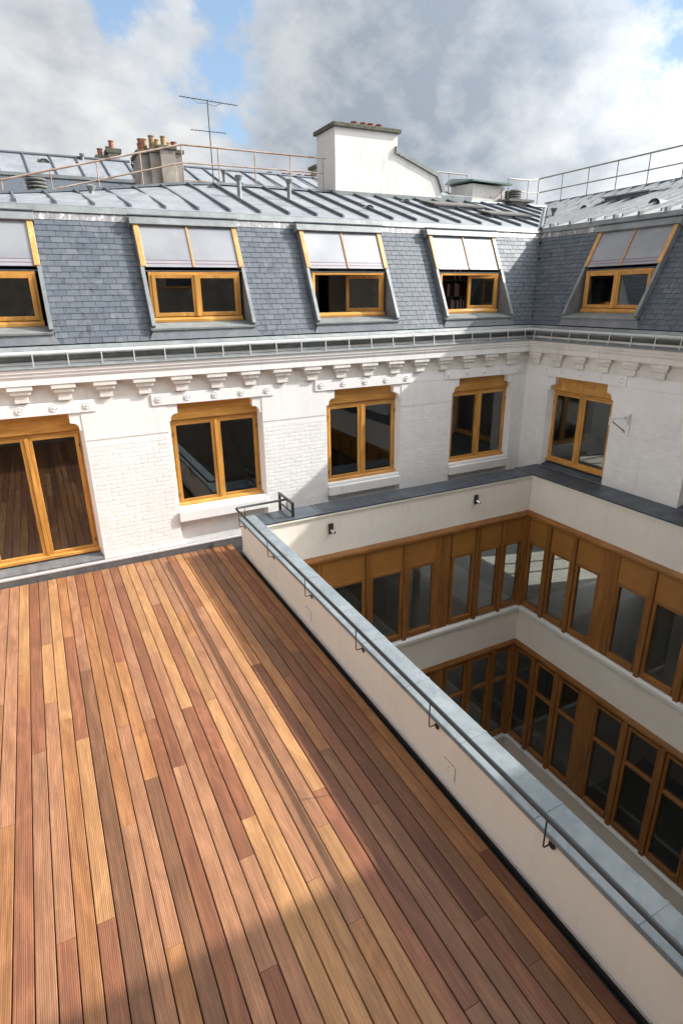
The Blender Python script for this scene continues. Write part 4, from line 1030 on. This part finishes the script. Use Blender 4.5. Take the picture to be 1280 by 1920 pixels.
# roof lights standing proud of the zinc
def hatch(label, x, y, z, w_, l, rz, tilt, mat='brown_roof'):
    t = thing('roof_hatch', label, 'roof hatch', (x, y, z), rz)
    obj('curb', MB().box(-w_/2, w_/2, 0, l, -.03, .07), 'zinc_roll', t)
    ca, sa = math.cos(tilt), math.sin(tilt)
    mb = MB().box(-w_/2-.04, w_/2+.04, -.04, l+.04, .0, .035); mb.v = [(a, b_*ca, .075+b_*sa+c_) for a, b_, c_ in mb.v]
    obj('lid', mb, mat, t)
hatch('long low brown hatch on the zinc roof before the housing', 7.6, 3.2, zA(7.6, 3.2), 1.5, .6, 0, .24)
hatch('second brown hatch lower down beside the valley', 8.6, 2.35, zA(8.6, 2.35), 1.3, .5, 0, .24)
hatch('raised hatch near the ridge of the right-hand roof', 11.2, 1.1, zB(11.2, 1)+.05, 1.3, .9, -math.pi/2, .12, 'zinc_roof')

# television aerial
an = thing('tv_aerial', 'thin two-armed television aerial on a tall mast behind the ridge', 'aerial', (2.83, 9.0, 8.0))
obj('mast', MB().tube([(0, 0, -1.5), (.0, 0, 1.93)], .016, 6), 'black_metal', an)
obj('boom', MB().tube([(-.80, 0, 1.93), (.9, 0, 1.88)], .011, 6), 'black_metal', an)
obj('boom', MB().tube([(-.55, 0, 1.14), (.48, 0, 1.14)], .010, 6), 'black_metal', an)
for i in range(15):
    x = -.78+.112*i; h = .05+.01*(i % 3); obj('element', MB().tube([(x, -.12, 1.93-.03*(x+.8)), (x, .12, 1.93-.03*(x+.8))], .005, 4), 'black_metal', an)
for i in range(9):
    x = -.53+.125*i; obj('element', MB().tube([(x, -.1, 1.14), (x, .1, 1.14)], .005, 4), 'black_metal', an)
obj('cable', MB().tube([(-.45, 0, 1.92), (-.3, 0, 1.82), (-.05, 0, 1.84), (.2, 0, 1.79), (.4, 0, 1.88)], .006, 4), 'black_metal', an)

# neighbouring roofs beyond
nb = thing('neighbour_building', 'neighbouring house beyond the ridge with grey zinc roof', 'building', (0, 11.5, 0))
obj('wall', MB().box(-16, 14, .4, 9, -10.4, 7.9), 'chimney_cement', nb)
nz = obj('zinc_roof', MB().add([(-16, 0, 8.10), (1.15, 0, 8.10), (1.15, 1.6, 8.93), (-16, 1.6, 8.93), (-16, 6, 8.0), (1.15, 6, 8.0)], [(0, 1, 2, 3), (3, 2, 5, 4)]), 'zinc_roof', nb)
for k in range(20):
    x = 1.0-.78*k; obj('batten_roll', MB().tube([(x+.06, .05, 8.15), (x, 1.6, 8.95)], .03, 5), 'zinc_roll', nz)
obj('ridge_capping', MB().tube([(-16, 1.6, 8.95), (1.15, 1.6, 8.95)], .05, 6), 'zinc_roll', nz)
fan('half-round vent high on the neighbouring zinc roof at the far left', -1.55, 12.5, 8.60, 0, 1.3, .5)
pipe('thin stub pipe on the neighbouring roof ridge', -.35, 13.0, 8.7, 9.05, .05)
obj('eaves_flashing', MB().box(-16, 1.2, -.08, .03, 8.05, 8.14), 'zinc_trim', nb)
obj('slate_wall', MB().add([(-16, -.04, 8.05), (1.5, -.04, 8.05), (1.5, -.35, 7.3), (-16, -.35, 7.3)], [(3, 2, 1, 0)]), 'slate', nb)
nz2 = obj('zinc_roof', MB().add([(1.2, -1.4, 7.85), (14, -1.4, 7.95), (14, 1.6, 8.85), (1.2, 1.6, 8.93), (1.2, 6, 8.0), (14, 6, 8.0), (1.2, -1.4, 7.0), (14, -1.4, 7.0)], [(0, 1, 2, 3), (3, 2, 5, 4), (6, 7, 1, 0)]), 'zinc_roof', nb)
for k in range(18):
    x = 1.5+.72*k; obj('batten_roll', MB().tube([(x, -1.35, 7.9), (x, 1.6, 8.93)], .03, 5), 'zinc_roll', nz2)
obj('ridge_capping', MB().tube([(1.2, 1.6, 8.95), (14, 1.6, 8.87)], .05, 6), 'zinc_roll', nz2)
